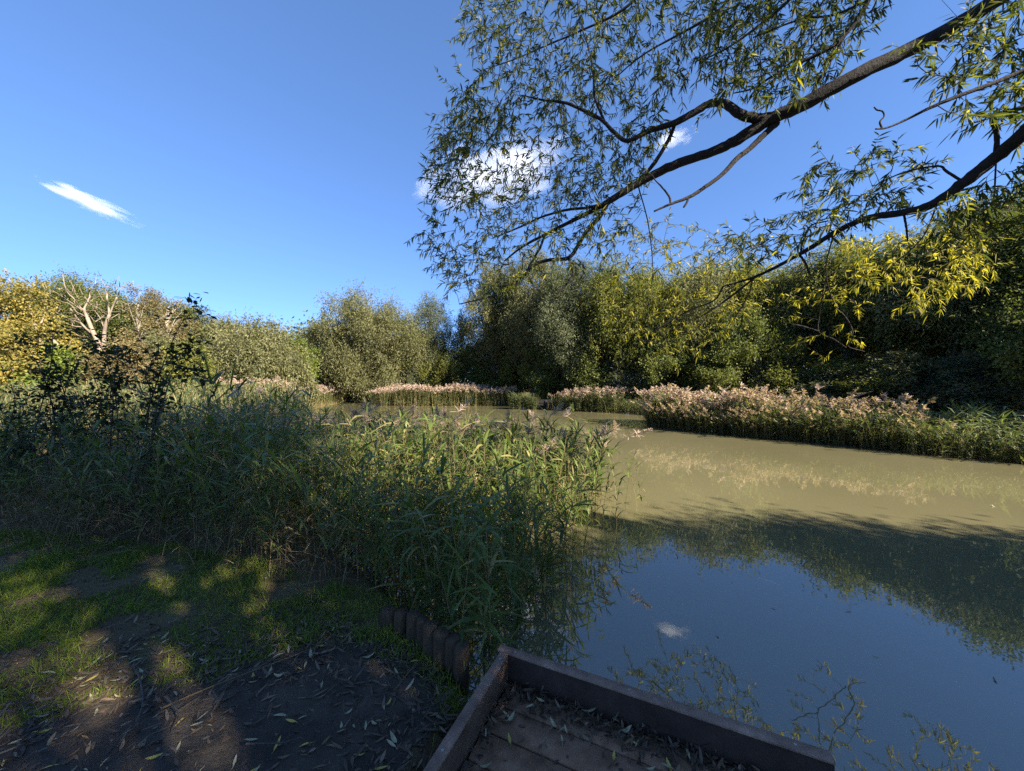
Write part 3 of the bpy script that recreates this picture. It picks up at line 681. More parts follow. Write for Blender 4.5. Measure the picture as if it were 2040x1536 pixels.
for x_, ytop, d in [(1190, 822, 5.4), (1150, 832, 5.6), (1135, 855, 5.3), (1215, 838, 5.8), (1228, 862, 5.3), (1075, 825, 5.9), (1058, 800, 6.2), (1040, 820, 6.0), (1020, 838, 5.8), (1085, 865, 5.2), (1000, 850, 6.2), (965, 830, 6.4), (940, 835, 6.8), (1110, 870, 5.0), (905, 840, 6.8), (860, 825, 7.2)]:
    X_ = (x_ - 1020) / F * d; top = EYE - (ytop - 765) / F * d
    put(protoF, k, X_, d, (top + .4) / 1.5); k += 1
# bent single stems standing in open water at the right of the bed
for x_, d in [(1200, 5.1), (1225, 4.9), (1180, 4.5), (1245, 5.4), (1160, 4.0), (1140, 3.7), (1120, 3.4), (1100, 3.2), (1085, 3.0), (1270, 5.6), (1285, 5.3), (1210, 5.5), (1150, 4.6)]:
    put(protoR, 999 + k, (x_ - 1020) / F * d, d, rng.uniform(.62, .9), 'sparse bent reed stem standing in open water beside the bed'); k += 1

rng = np.random.default_rng(25)
# ------------------------------------------------------------------ left shaded tangle: brambles, tall grass, dry stalks
def bramble(name, base, canes, label, cat='bush', leaf=.062, lpm=50):
    o = empty(name, tuple(base), label, cat, 'dark brambles on the left bank')
    wood, lv = Acc(), Acc()
    for P in canes:
        P = smooth_line(P, 8) - np.array(base); n = len(P)
        tube(wood, P, np.linspace(.011, .003, n), 4)
        ln = np.linalg.norm(np.diff(P, axis=0), axis=1).sum(); m_ = int(ln * lpm)
        sides = []
        for i in range(int(ln * 5)):                 # side sprays
            f = rng.uniform(.25, 1); q0 = P[int(f * (n - 1))]; dv = nrm(rng.normal(size=3) + [0, 0, .4]) * rng.uniform(.12, .38)
            S = smooth_line([q0, q0 + dv * .5 + [0, 0, .03], q0 + dv + [0, 0, -.03]], 3); tube(wood, S, np.linspace(.004, .0015, len(S)), 3, cap=False); sides.append(S)
        base_pts = np.concatenate([P[int(n * .15):]] + [s for s in sides for _ in range(2)])
        ix = rng.integers(0, len(base_pts), m_ * 2); pt = base_pts[ix] + rng.normal(size=(len(ix), 3)) * .045
        D = rdir(len(ix)); D[:, 2] = D[:, 2] * .5 - .15
        Nn = rdir(len(ix)) * .6 + [0, 0, 1]
        blades(lv, pt, D, leaf * rng.uniform(.6, 1.25, len(ix)), leaf * .62, .15, ts=(0, .35, .7, 1), ws=(.1, 1, .75, .05), T=np.clip(rng.normal(.4, .2, len(ix)), 0, 1), N=Nn)
    wood.obj('canes', M['bark'], o); lv.obj('leaves', M['bramble'], o)
    return o
def canes_px(list_, d):
    return [[px(x_, y_, d + rng.normal() * .12) for x_, y_ in c] for c in list_]
bb = px(105, 1000, 4.9); bb[2] = 0
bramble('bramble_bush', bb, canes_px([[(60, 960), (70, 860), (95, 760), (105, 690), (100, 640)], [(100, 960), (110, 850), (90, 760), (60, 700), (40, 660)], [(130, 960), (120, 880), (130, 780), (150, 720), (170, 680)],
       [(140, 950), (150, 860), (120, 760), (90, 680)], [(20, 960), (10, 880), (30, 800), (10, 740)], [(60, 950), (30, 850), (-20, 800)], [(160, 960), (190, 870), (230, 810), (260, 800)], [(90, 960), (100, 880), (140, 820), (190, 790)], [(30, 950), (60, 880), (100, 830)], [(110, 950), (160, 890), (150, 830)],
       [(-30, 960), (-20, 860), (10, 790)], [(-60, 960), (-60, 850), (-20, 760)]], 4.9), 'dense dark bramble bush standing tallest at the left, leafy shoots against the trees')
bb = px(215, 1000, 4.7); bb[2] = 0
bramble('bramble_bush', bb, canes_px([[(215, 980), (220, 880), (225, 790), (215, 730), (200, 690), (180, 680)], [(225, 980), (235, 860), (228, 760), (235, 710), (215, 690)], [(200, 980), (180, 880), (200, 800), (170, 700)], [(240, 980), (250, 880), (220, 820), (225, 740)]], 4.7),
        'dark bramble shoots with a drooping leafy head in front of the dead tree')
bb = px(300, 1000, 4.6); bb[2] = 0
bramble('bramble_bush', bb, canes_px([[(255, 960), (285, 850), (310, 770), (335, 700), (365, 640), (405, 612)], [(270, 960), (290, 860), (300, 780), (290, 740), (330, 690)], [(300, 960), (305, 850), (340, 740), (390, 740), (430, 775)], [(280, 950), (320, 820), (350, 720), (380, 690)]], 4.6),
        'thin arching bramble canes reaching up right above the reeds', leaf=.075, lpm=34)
# broad tall reeds against the light, standing above the tangle
tall = [reed_proto(1.75, 8, 5, False, True, .5, .032) for _ in range(3)]
protoT = [reed_thing(x, 'tall broad leaved reed rising dark above the tangle on the left', 'tall reeds above the left tangle') for x in tall]
for i, (x_, d) in enumerate([(440, 4.6), (420, 4.9), (455, 5.2), (400, 4.4), (232, 4.3), (250, 4.6), (470, 4.9), (350, 4.8), (500, 5.2), (380, 5.3), (300, 4.9), (410, 5.6)]):
    put(protoT, i, (x_ - 1020) / F * d, d, rng.uniform(.9, 1.08))
LEFT = [(-9.5, 4.4), (-5.5, 4.0), (-3.3, 3.45), (-1.4, 2.75), (-.8, 2.8), (-2.2, 3.6), (-4, 4.4), (-5.6, 5.6), (-8, 7), (-12, 7.5), (-12, 5)]
reed_bed([x.arrays() for x in nearP] + [reed_proto(.9, 12, 5, False, True, .42, .022).arrays() for _ in range(4)], LEFT, 820, 'tangled shaded reeds and tall grass along the left bank', MN, (.6, .95), leanv=.5, tint=(-.02, .2), name='tall_grass')
# dry stalks
a = Acc(); n = 430
p = np.concatenate([sample_poly([(-5.8, 3.7), (-3.6, 3.35), (-3.2, 3.7), (-5, 4.5)], 270), sample_poly([(-3.2, 3.4), (-1.2, 2.75), (-1.0, 3.1), (-3, 4)], 160)])
P0 = np.column_stack([p, np.maximum(ground_z(p[:, 0], p[:, 1]), -.3)]); D = rng.normal(size=(n, 3)) * .45 + [0, 0, 1]
Lh = rng.uniform(.3, .85, n); T = np.clip(rng.normal(.45, .22, n), 0, 1)
blades(a, P0, D, Lh, .005, rng.uniform(0, .5, n), ts=(0, .35, .7, 1), ws=(1, .9, .7, .3), T=T)
for j in range(9):
    f = rng.uniform(.4, 1, n)[:, None]; D2 = nrm(D) + rng.normal(size=(n, 3)) * .7
    blades(a, P0 + nrm(D) * Lh[:, None] * f, D2, rng.uniform(.04, .13, n), .006, .3, ts=(0, .5, 1), ws=(.6, 1, .2), T=np.clip(T + rng.normal(0, .1, n), 0, 1))
tag(a.obj('dry_weeds', M['dry']), 'dry brown weed stalks in front of the shaded tangle', 'weeds', kind='stuff')

rng = np.random.default_rng(26)
# ------------------------------------------------------------------ grass and litter
def noise2(x, y, s, ph=0.):
    return .5 + .25 * (np.sin(x * s + 1.7 * np.sin(y * s * .8 + ph) + ph) + np.sin(y * s * 1.3 + 1.9 * np.sin(x * s * .9 + ph * 2)))
GP = [(-8, 1.1), (-2.5, 1.55), (-2.05, 1.85), (-1.67, 1.95), (-1.4, 2.15), (-1.0, 2.25), (-.55, 2.3), (-.95, 2.75), (-2.4, 3.3), (-3.4, 3.6), (-5.6, 4.0), (-9, 4.4)]
p = sample_poly(GP, 110000); d = noise2(p[:, 0], p[:, 1], 4.1, .7) * .55 + noise2(p[:, 0], p[:, 1], 9.3, 2.) * .45
p = p[d > .30 + .2 * rng.random(len(p))]; p = p + rng.normal(size=p.shape) * .008
p = p[polydist(p[:, 0], p[:, 1], PATH) * np.where(inpoly(p[:, 0], p[:, 1], PATH), 1, -1) < .06]
tc_ = np.array([(-.31, 1.9), (-.38, 1.98), (-.47, 2.06), (-.56, 2.12), (-.66, 2.19), (-.75, 2.22), (-.2, 1.72), (-.24, 1.62), (-.85, 2.3), (-.95, 2.3), (-1.2, 2.4), (-.28, 1.8)])
p = np.concatenate([p, np.repeat(tc_, 150, 0) + rng.normal(size=(len(tc_) * 150, 2)) * .05])
n = len(p); a = Acc()
D = rng.normal(size=(n, 3)) * .5 + [0, 0, 1]
blades(a, np.column_stack([p, ground_z(p[:, 0], p[:, 1]) - .005]), D, rng.uniform(.03, .12, n) * (.6 + .8 * noise2(p[:, 0], p[:, 1], 3.1)), .0042, rng.uniform(.1, .7, n), ts=(0, .5, 1), ws=(1, .8, .1), T=np.clip(rng.normal(.42, .2, n) + .3 * (noise2(p[:, 0], p[:, 1], 2.3, 1.) - .5), 0, 1))
tag(a.obj('grass', M['grass']), 'short patchy grass between the soil path and the reeds', 'grass', kind='stuff')
# far bank grass beside the jetty
p = sample_poly([(1.4, 27.6), (8, 27.6), (8, 29.5), (1.2, 29.5)], 5000); a = Acc(); n = len(p)
blades(a, np.column_stack([p, ground_z(p[:, 0], p[:, 1])]), rng.normal(size=(n, 3)) * .4 + [0, 0, 1], rng.uniform(.15, .5, n), .03, .3, ts=(0, .5, 1), ws=(1, .8, .1), T=np.clip(rng.normal(.6, .2, n), 0, 1))
tag(a.obj('grass', M['grass']), 'green grass on the bank behind the far jetty', 'grass', kind='stuff')

def flat_leaves(a, p, z, L_, W_, T, tilt=.25):
    n = len(p); az = rng.uniform(0, TAU, n)
    D = np.stack([np.cos(az), np.sin(az), rng.normal(0, tilt, n)], -1); Nn = rng.normal(0, tilt, (n, 3)) + [0, 0, 1]
    blades(a, np.column_stack([p, z]), D, L_, W_, rng.uniform(-.2, .25, n), ts=(0, .3, .65, 1), ws=(.15, 1, .8, .05), T=T, N=Nn)
a = Acc()
p = sample_poly([(-5, 1.2), (-.3, 1.1), (-.25, 1.8), (-.5, 2.25), (-1.0, 2.4), (-2.2, 3.3), (-5, 3.9)], 15000)
keep = rng.random(len(p)) < np.clip(1.15 - np.abs(polydist(p[:, 0], p[:, 1], PATH) - .02) * 1.9, .12, 1); p = p[keep]; n = len(p)
flat_leaves(a, p, ground_z(p[:, 0], p[:, 1]) + .008 + rng.uniform(0, .012, n), rng.uniform(.025, .085, n), rng.uniform(.006, .016, n), np.clip(rng.normal(.4, .25, n), 0, 1))
tag(a.obj('leaf_litter', M['litter']), 'brown leaf litter scattered over the soil and thin grass', 'leaf litter', kind='stuff')
# clods and grit
gp = []
for _ in range(6):
    b = Acc(); box(b, (0, 0, .25), (1, .8, .6)); V_, Q_, T_, M_ = b.arrays(); V_ = V_ * rng.uniform(.6, 1.25, (len(V_), 1)) + rng.normal(size=V_.shape) * .18; gp.append((V_, Q_, T_ * 0 + rng.uniform(.2, .8), M_))
p = np.concatenate([sample_poly([(-4, 1.1), (-.35, 1.1), (-.3, 1.8), (-.5, 2.2), (-1.4, 2.3), (-4, 2.2)], 5200), sample_poly([(-5, 2.2), (-1, 2.4), (-2, 3.2), (-5, 3.8)], 1800)]); a = Acc(); n = len(p)
replicate(a, gp, np.column_stack([p, ground_z(p[:, 0], p[:, 1]) + .003]), rng.uniform(0, TAU, n), .0016 + .0028 * rng.random(n) ** 4 * 2, np.zeros((n, 2)), rng.normal(0, .15, n))
tag(a.obj('grit', M['grit']), 'small clods and grit strewn over the dark soil', 'grit', kind='stuff')
# twigs
for i, (pts, lab) in enumerate([([(320, 1420), (420, 1375), (560, 1320), (640, 1290)], 'longest thin twig lying from the soil into the grass'), ([(275, 1345), (285, 1400), (270, 1455)], 'short crooked twig crossing the long twig'), ([(490, 1490), (560, 1485), (600, 1475)], 'small bent twig on the bare soil near the bottom'), ([(820, 1425), (870, 1408), (900, 1380)], 'curved twig on the soil left of the platform board'), ([(785, 1385), (815, 1345), (835, 1320)], 'straight straw coloured twig by the round posts'), ([(330, 1395), (355, 1425), (360, 1450)], 'reddish curved twig on the dark soil')]):
    P = []
    for (x_, y_) in pts:
        dd = (EYE - .02) * F / (y_ - 765); P.append(px(x_, y_, dd) + [0, 0, .012 + rng.uniform(0, .01)])
    P = smooth_line(P, 5); o = empty('twig', tuple(P[0]), lab, 'twig', 'twigs on the ground'); b = Acc(); tube(b, P - P[0], np.linspace(.005, .002, len(P)), 5, cap=False)
    c = P[len(P) // 2]; S = np.array([c, c + [.03, .04, .01], c + [.05, .10, .0]]) - P[0]; tube(b, S, [.003, .002, .0015], 4)
    b.obj('stick', M['dry' if i in (0, 4) else 'bark'], o)

# ------------------------------------------------------------------ platform
A0 = np.array([0, 1.99, 0]); U = np.array([.913, -.408, 0]); U /= np.linalg.norm(U); Vd = np.array([-U[1], U[0], 0]) * -1
pf = empty('fishing_platform', tuple(A0), 'low brown wooden fishing platform with raised edge boards at the water', 'platform')
a = Acc(); box(a, U * (1.415 / 2 - .05) + Vd * .024 + [0, 0, .012], (1.415 / 2 + .012, .022, .124), U, Vd, UP, .004); e1 = a.obj('edge_board', M['shadeboard'], pf)  # board sides coloured dark for shade, the strip above paler for light
a = Acc(); box(a, U * (1.415 / 2 - .05) + Vd * .024 + [0, 0, .1435], (1.415 / 2 + .014, .0245, .0075), U, Vd, UP, .003); a.obj('lit_top', M['board'], e1)  # thin strip added to carry the lighter tone of the top
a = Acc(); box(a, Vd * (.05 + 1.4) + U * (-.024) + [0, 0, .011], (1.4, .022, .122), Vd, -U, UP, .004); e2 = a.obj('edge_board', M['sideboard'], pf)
a = Acc(); box(a, Vd * (.05 + 1.4) + U * (-.024) + [0, 0, .1405], (1.4, .0245, .0075), Vd, -U, UP, .003); a.obj('lit_top', M['board'], e2)
a = Acc(); v = .053
while v < 2.7:
    w_ = .142; box(a, U * (.685) + Vd * (v + w_ / 2) + [0, 0, -.018 + rng.normal() * .0012], (.676, w_ / 2 - .003, .014), U, Vd, UP, .003); v += w_ + .002
a.obj('decking', M['deck'], pf)
for u_, v_ in ((.1, .1), (1.25, .1), (.1, 2.3), (1.25, 2.3)):
    a = Acc(); P = A0 * 0 + U * u_ + Vd * v_; tube(a, [P + [0, 0, -1.2], P + [0, 0, -.6], P + [0, 0, -.04]], .05, 8); a.obj('leg', M['post'], pf, True)
a = Acc(); box(a, U * .68 + Vd * .12 + [0, 0, -.10], (.66, .03, .065), U, Vd, UP, .004); box(a, U * .68 + Vd * 1.9 + [0, 0, -.10], (.66, .03, .065), U, Vd, UP, .004); a.obj('joist', M['post'], pf)
for u_, v_ in ((-.024, .1), (-.024, .62), (.03, .024), (.62, .024), (1.26, .024)):
    a = Acc(); P = U * u_ + Vd * v_; tube(a, [P + [0, 0, .14], P + [0, 0, .1515]], .006, 8); a.obj('screw', M['metal'], pf)
def deck_pt(u_, v_): return A0 + U * u_ + Vd * v_
# litter on the platform
n = 950; u_ = rng.uniform(.01, 1.3, n); v_ = .05 + np.abs(rng.normal(0, .07, n)) * np.where(rng.random(n) < .9, 1, 4)
m_ = rng.random(n) < .22; u2, v2 = .005 + np.abs(rng.normal(0, .03, n)), rng.uniform(.05, 1.2, n); u_ = np.where(m_, u2, u_); v_ = np.where(m_, v2, v_)
v_ = np.maximum(v_, .055); P = A0 + U * u_[:, None] + Vd * v_[:, None]; a = Acc()
flat_leaves(a, P[:, :2], rng.uniform(.002, .028, n) * np.exp(-((v_ - .05) / .12)) + .003, rng.uniform(.018, .06, n), rng.uniform(.006, .015, n), np.clip(rng.normal(.3, .2, n), 0, 1), .4)
tag(a.obj('leaf_litter', M['litter']), 'heap of small dark dead leaves swept against the platform boards', 'leaf litter', kind='stuff')

# ------------------------------------------------------------------ round posts along the bank
tops = [(922, 1283, .15), (902, 1267, .15), (879, 1256, .165), (857, 1243, .17), (844, 1231, .15), (825, 1220, .155), (800, 1217, .13), (775, 1212, .11)]
labs = ['round timber post nearest the platform, its worn top lit', 'second round timber post from the platform', 'third round timber post from the platform, set slightly back', 'fourth round timber post from the platform, its top clearest', 'fifth round timber post, partly behind the fourth', 'sixth round timber post in the grass edge', 'seventh round timber post half under grass', 'last round timber post sunk in the grass']
for i, ((x_, y_, zt), lb) in enumerate(zip(tops, labs)):
    d = (EYE - zt) * F / (y_ - 765); c = px(x_, y_, d); r = .046 * rng.uniform(.9, 1.08); lx_ = rng.normal() * .03
    a = Acc(); zs = [-1.1, -.4, -.1, zt - .03, zt - .012, zt - .003, zt]; rs = [r, r * 1.02, r, r * .98, r * .93, r * .82, .002]
    P = np.array([[c[0] + rng.normal() * .0015 + lx_ * (z - zt), c[1] + rng.normal() * .001, z] for z in zs]); o = empty('timber_post', (c[0], c[1], 0), lb, 'post', 'round posts edging the bank')
    tube(a, P - [c[0], c[1], 0], rs, 12, cap=False); a.obj('post_body', M['post'], o, True)
    b = Acc(); ang = rng.uniform(0, 3)
    for q_ in range(2):                          # weather cracks across the top
        dv = np.array([math.cos(ang + q_ * 1.9), math.sin(ang + q_ * 1.9), 0]); box(b, [0, 0, zt + .0005], (r * .6, .0012, .0012), dv, np.cross(UP, dv), UP)
    b.obj('crack', M['soil'], o)

# ------------------------------------------------------------------ fallen leaves
def leaf_mesh(curl, wide, material, ln=.08):
    a = Acc(); ts = np.linspace(0, 1, 6); ws = np.sin(np.pi * np.clip(ts * .96 + .02, 0, 1)) ** .8
    V = []
    for t, w_ in zip(ts, ws):
        z = .003 + curl * (t - .5) ** 2 * ln
        for s in (-1, 0, 1): V.append([(t - .5) * ln, s * w_ * wide * ln * .5, z + abs(s) * .12 * wide * ln * w_])
    Q = []
    for i in range(5):
        for j in range(2): Q.append([i * 3 + j, i * 3 + j + 1, i * 3 + 4 + j, i * 3 + 3 + j])
    a.add(V, Q); P = np.array([[-.5 * ln, 0, .003 + curl * .25 * ln], [-.66 * ln, .004, .004]]); tube(a, P, .0009, 4)
    return a.mesh('fallen_leaf', M[material])
kinds_ = [('pale_leaf', 'pale grey green'), ('yellow_leaf', 'yellow'), ('brown_leaf', 'brown')]
LM = {k: [leaf_mesh(c, w_, k) for c, w_ in ((.2, .2), (.6, .24), (-.3, .18), (1.0, .28))] for k, _ in kinds_}
def leaf_at(x_, y_, z_, k, label, group, s=1.):
    o = link('fallen_leaf', LM[kinds_[k][0]][rng.integers(4)], None, (x_, y_, z_)); o.rotation_euler = (rng.normal() * .18, rng.normal() * .18, rng.uniform(0, TAU)); o.scale = (s, s, s)
    tag(o, label, 'leaf', group); return o
pth = sample_poly([(-2.9, 1.25), (-.5, 1.25), (-.45, 2.0), (-.75, 2.3), (-1.2, 2.45), (-2.6, 2.3)], 230)
for x_, y_ in pth:
    k = rng.choice(3, p=[.5, .22, .28]); leaf_at(x_, y_, float(ground_z(x_, y_)) + .014, k, f'{kinds_[k][1]} narrow willow leaf lying on the dark soil', f'{kinds_[k][1]} leaves on the soil', rng.uniform(.35, .85))
for _ in range(60):
    u_, v_ = (rng.uniform(.03, 1.3), .07 + abs(rng.normal(0, .12))) if rng.random() < .75 else (rng.uniform(.02, .2), rng.uniform(.1, .9))
    p_ = deck_pt(u_, v_); k = rng.choice(3, p=[.45, .15, .4]); leaf_at(p_[0], p_[1], .006 + .02 * math.exp(-(v_ - .05) / .1), k, f'{kinds_[k][1]} dead leaf lying on the wooden platform', f'{kinds_[k][1]} leaves on the platform', rng.uniform(.45, .85))
for x_, y_, lb in [(1541, 1213, 'pale leaf afloat on the reflected sky, left of a pair'), (1690, 1218, 'pale leaf afloat on the reflected sky, tilted one of a pair'), (1981, 1356, 'curled brown leaf afloat near the right edge'), (1592, 972, 'small pale leaf afloat on the sunlit brown water'), (1265, 1130, 'yellow leaf afloat by the reed stems'), (1145, 1325, 'yellow leaf afloat just beyond the platform board'),
                   (1980, 1010, 'bright speck of a leaf afloat on sunlit water at the right'), (1430, 1270, 'dark thin leaf afloat below the reflected clouds'), (1528, 865, 'pale leaf afloat by the right reed bank'), (1115, 1282, 'orange leaf afloat among the reed reflections'), (1745, 1310, 'tiny leaf afloat in the middle of reflected sky'), (1420, 940, 'tiny leaf afloat below the plume reflections')]:
    d = (EYE - WATER) * F / (y_ - 765); p_ = px(x_, y_, d); leaf_at(p_[0], p_[1], WATER + .002, 1 if 'yellow' in lb or 'orange' in lb else (2 if 'brown' in lb or 'dark' in lb else 0), lb, 'leaves afloat on the pond', .55 if y_ > 1100 else .95)

# ------------------------------------------------------------------ far jetty
jt = empty('jetty', (4.6, 27.1, 0), 'low dark timber jetty along the far bank', 'jetty')
a = Acc(); box(a, (0, .45, .36), (3.5, .5, .035), bev=.01); a.obj('deck', M['jetty'], jt)
a = Acc()
for k in range(3): box(a, (.0, .0, -.28 + k * .2 + .1), (3.45, .03, .092), bev=.01)
a.obj('wall_boards', M['jetty'], jt)
for i in range(6):
    a = Acc(); box(a, (-3.4 + i * 1.36, -.08, -.25), (.06, .045, .62), bev=.01); a.obj('post', M['jetty'], jt)

rng = np.random.default_rng(27)
# ------------------------------------------------------------------ overhanging willow
wl = empty('willow_tree', (7.2, .4, 0), 'big willow whose dark boughs hang in over the water from the right', 'tree')
WB = np.array(wl.location)
SK = []                                            # skeleton points for the twigs
def limb(pts, name='bough', sides=10, wob=.025):
    """pts: (x, y, depth, width in photo pixels) along the bough"""
    raw = [np.append(px(x_, y_, d), w_ / F * d / 2 * (1 + ((x_ - 1020) ** 2 + (y_ - 765) ** 2) / F ** 2) ** -.42) for x_, y_, d, w_ in pts]   # a wide lens stretches what stands off its axis
    S = smooth_line(raw, 6); P = S[:, :3].copy(); r = np.maximum(S[:, 3], .0022)
    P += rng.normal(size=P.shape) * (r[:, None] * .05); r = r * (1 + rng.normal(0, wob, len(r)))
    b = Acc(); tube(b, P - WB, r, sides); o = b.obj(name, M['limb'], wl, True); SK.append(P); return o
tr = Acc(); P = smooth_line([[7.4, -.1, -.4], [7.25, .2, 2], [7.0, .5, 4.2], [6.6, .8, 6.0], [6.2, .9, 8.5], [6.1, .6, 11]], 6); tube(tr, P - WB, np.linspace(.42, .07, len(P)), 12); tr.obj('trunk', M['limb'], wl, True)
def offlimb(P, r0, r1):
    P = smooth_line(P, 6); b = Acc(); tube(b, P - WB, np.linspace(r0, r1, len(P)), 8); b.obj('bough', M['limb'], wl, True); SK.append(P)
m0 = px(2150, -85, 2.85)
offlimb([[6.7, .75, 5.6], [5.9, 1.7, 5.7], [5.1, 2.5, 5.3], m0], .10, .58 * 58 / F * 2.85 / 2)
limb([(2150, -85, 2.85, 58), (2080, -45, 2.85, 54), (2000, -8, 2.9, 50), (1900, 52, 3.0, 46), (1800, 105, 3.1, 42), (1700, 152, 3.2, 40), (1600, 208, 3.35, 37), (1530, 240, 3.5, 32), (1470, 278, 3.6, 27), (1420, 302, 3.7, 23), (1340, 330, 3.85, 21), (1270, 366, 4.0, 17), (1215, 400, 4.1, 14), (1180, 420, 4.2, 10), (1130, 445, 4.3, 8), (1085, 468, 4.4, 7), (1040, 492, 4.5, 5), (1005, 520, 4.6, 3)])
limb([(1545, 232, 3.5, 24), (1505, 236, 3.5, 24), (1470, 225, 3.5, 22), (1445, 207, 3.55, 20), (1415, 206, 3.6, 18), (1380, 226, 3.65, 17), (1340, 246, 3.7, 15), (1290, 262, 3.8, 12), (1250, 281, 3.85, 10), (1222, 262, 3.9, 9), (1200, 240, 3.95, 8), (1170, 224, 4.0, 8), (1130, 206, 4.1, 7), (1080, 199, 4.2, 5), (1040, 190, 4.3, 3)])
limb([(1205, 243, 3.95, 6), (1185, 195, 4.0, 6), (1182, 150, 4.0, 5), (1172, 95, 4.05, 4), (1155, 40, 4.1, 3), (1150, -20, 4.1, 2)], sides=6)
limb([(1345, 246, 3.72, 8), (1330, 282, 3.8, 9), (1300, 330, 3.9, 9), (1268, 362, 4.0, 7)], sides=6)
limb([(1212, 402, 4.1, 10), (1195, 432, 4.1, 9), (1168, 462, 4.15, 8), (1150, 492, 4.2, 8), (1132, 514, 4.2, 8), (1095, 518, 4.25, 7), (1062, 528, 4.3, 7), (1040, 555, 4.35, 6), (1010, 580, 4.4, 5), (965, 594, 4.5, 3), (915, 606, 4.6, 2)], sides=6)
limb([(1133, 515, 4.2, 6), (1142, 545, 4.2, 5), (1125, 570, 4.2, 4), (1108, 585, 4.2, 3)], sides=6)
limb([(1085, 470, 4.4, 5), (1075, 495, 4.4, 5), (1060, 520, 4.35, 5), (1045, 550, 4.35, 4)], sides=6)
limb([(1208, 405, 4.1, 8), (1170, 414, 4.15, 7), (1130, 418, 4.2, 6), (1080, 432, 4.3, 5), (1030, 455, 4.4, 4), (980, 475, 4.5, 2)], sides=6)
limb([(1548, 245, 3.5, 18), (1520, 270, 3.5, 15), (1495, 295, 3.5, 13), (1468, 316, 3.5, 12), (1440, 346, 3.5, 10), (1400, 376, 3.5, 9), (1370, 394, 3.5, 8), (1335, 407, 3.5, 6), (1303, 421, 3.5, 4)], sides=8)
limb([(1372, 393, 3.5, 5), (1368, 404, 3.5, 5), (1362, 413, 3.5, 4)], sides=6); limb([(1336, 406, 3.5, 5), (1333, 392, 3.5, 5), (1318, 372, 3.5, 4), (1306, 360, 3.5, 3), (1300, 350, 3.5, 3)], sides=6)
limb([(1745, -30, 3.0, 15), (1722, 15, 3.05, 14), (1695, 55, 3.1, 13), (1660, 92, 3.15, 11), (1600, 122, 3.25, 9), (1545, 148, 3.3, 7), (1500, 176, 3.4, 5), (1460, 186, 3.5, 3)], sides=6)
limb([(1690, 60, 3.1, 7), (1650, 130, 3.2, 7), (1620, 180, 3.3, 6), (1610, 205, 3.35, 6)], sides=6)
limb([(1600, -30, 3.2, 10), (1560, 12, 3.3, 9), (1500, 60, 3.4, 7), (1450, 95, 3.5, 5), (1400, 120, 3.6, 4)], sides=6)
limb([(1730, 0, 3.05, 8), (1660, 30, 3.15, 7), (1590, 40, 3.3, 6), (1500, 75, 3.4, 4)], sides=6)
limb([(1480, -30, 3.6, 8), (1420, 30, 3.7, 7), (1350, 70, 3.8, 6), (1280, 110, 3.9, 4), (1220, 160, 4.0, 3)], sides=6)
limb([(1300, -40, 3.8, 8), (1240, 20, 3.9, 7), (1160, 60, 4.1, 5), (1090, 90, 4.2, 4), (1020, 120, 4.3, 3), (960, 140, 4.4, 2)], sides=6)
m3 = px(2130, 100, 2.5); offlimb([[6.75, .7, 5.2], [5.6, 1.6, 4.6], m3], .05, .6 * 17 / F * 2.5 / 2)
limb([(2130, 100, 2.5, 17), (2040, 140, 2.6, 15), (1980, 165, 2.65, 14), (1900, 195, 2.7, 12), (1850, 216, 2.75, 10), (1800, 241, 2.8, 7), (1765, 255, 2.8, 5), (1744, 257, 2.8, 4)], sides=8)
limb([(1757, 255, 2.8, 5), (1753, 243, 2.8, 5), (1761, 232, 2.8, 4), (1758, 222, 2.8, 4), (1747, 219, 2.8, 4), (1741, 213, 2.8, 3)], sides=6)
m4 = px(2150, 130, 2.45); offlimb([[7.0, .5, 4.2], [5.9, 1.4, 4.4], m4], .085, .6 * 50 / F * 2.45 / 2)
limb([(2150, 130, 2.45, 50), (2090, 205, 2.5, 46), (2040, 265, 2.6, 42), (1985, 312, 2.75, 38), (1930, 356, 2.85, 34), (1880, 394, 2.95, 28), (1840, 414, 3.0, 24), (1790, 425, 3.1, 19), (1740, 432, 3.15, 17), (1700, 445, 3.2, 15), (1660, 465, 3.3, 14), (1620, 490, 3.4, 12), (1590, 508, 3.45, 10), (1550, 530, 3.5, 8), (1500, 553, 3.6, 6), (1440, 571, 3.7, 3)])
limb([(1505, 552, 3.6, 5), (1470, 580, 3.65, 5), (1435, 606, 3.7, 4), (1395, 632, 3.75, 2)], sides=6)
limb([(1984, 306, 2.75, 13), (1986, 270, 2.75, 13), (1980, 232, 2.72, 13), (2010, 222, 2.68, 13), (2080, 205, 2.6, 15)], sides=8)
limb([(1915, 360, 2.87, 8), (1885, 341, 2.9, 7), (1868, 331, 2.92, 6), (1805, 342, 3.0, 5), (1750, 365, 3.1, 3)], sides=6)
limb([(1800, 424, 3.1, 6), (1805, 450, 3.1, 5), (1808, 480, 3.15, 4)], sides=6); limb([(1592, 507, 3.45, 6), (1605, 525, 3.4, 5), (1612, 545, 3.4, 4)], sides=6)
limb([(1595, 505, 3.45, 5), (1600, 480, 3.45, 5), (1615, 450, 3.45, 4), (1650, 440, 3.4, 3)], sides=6)
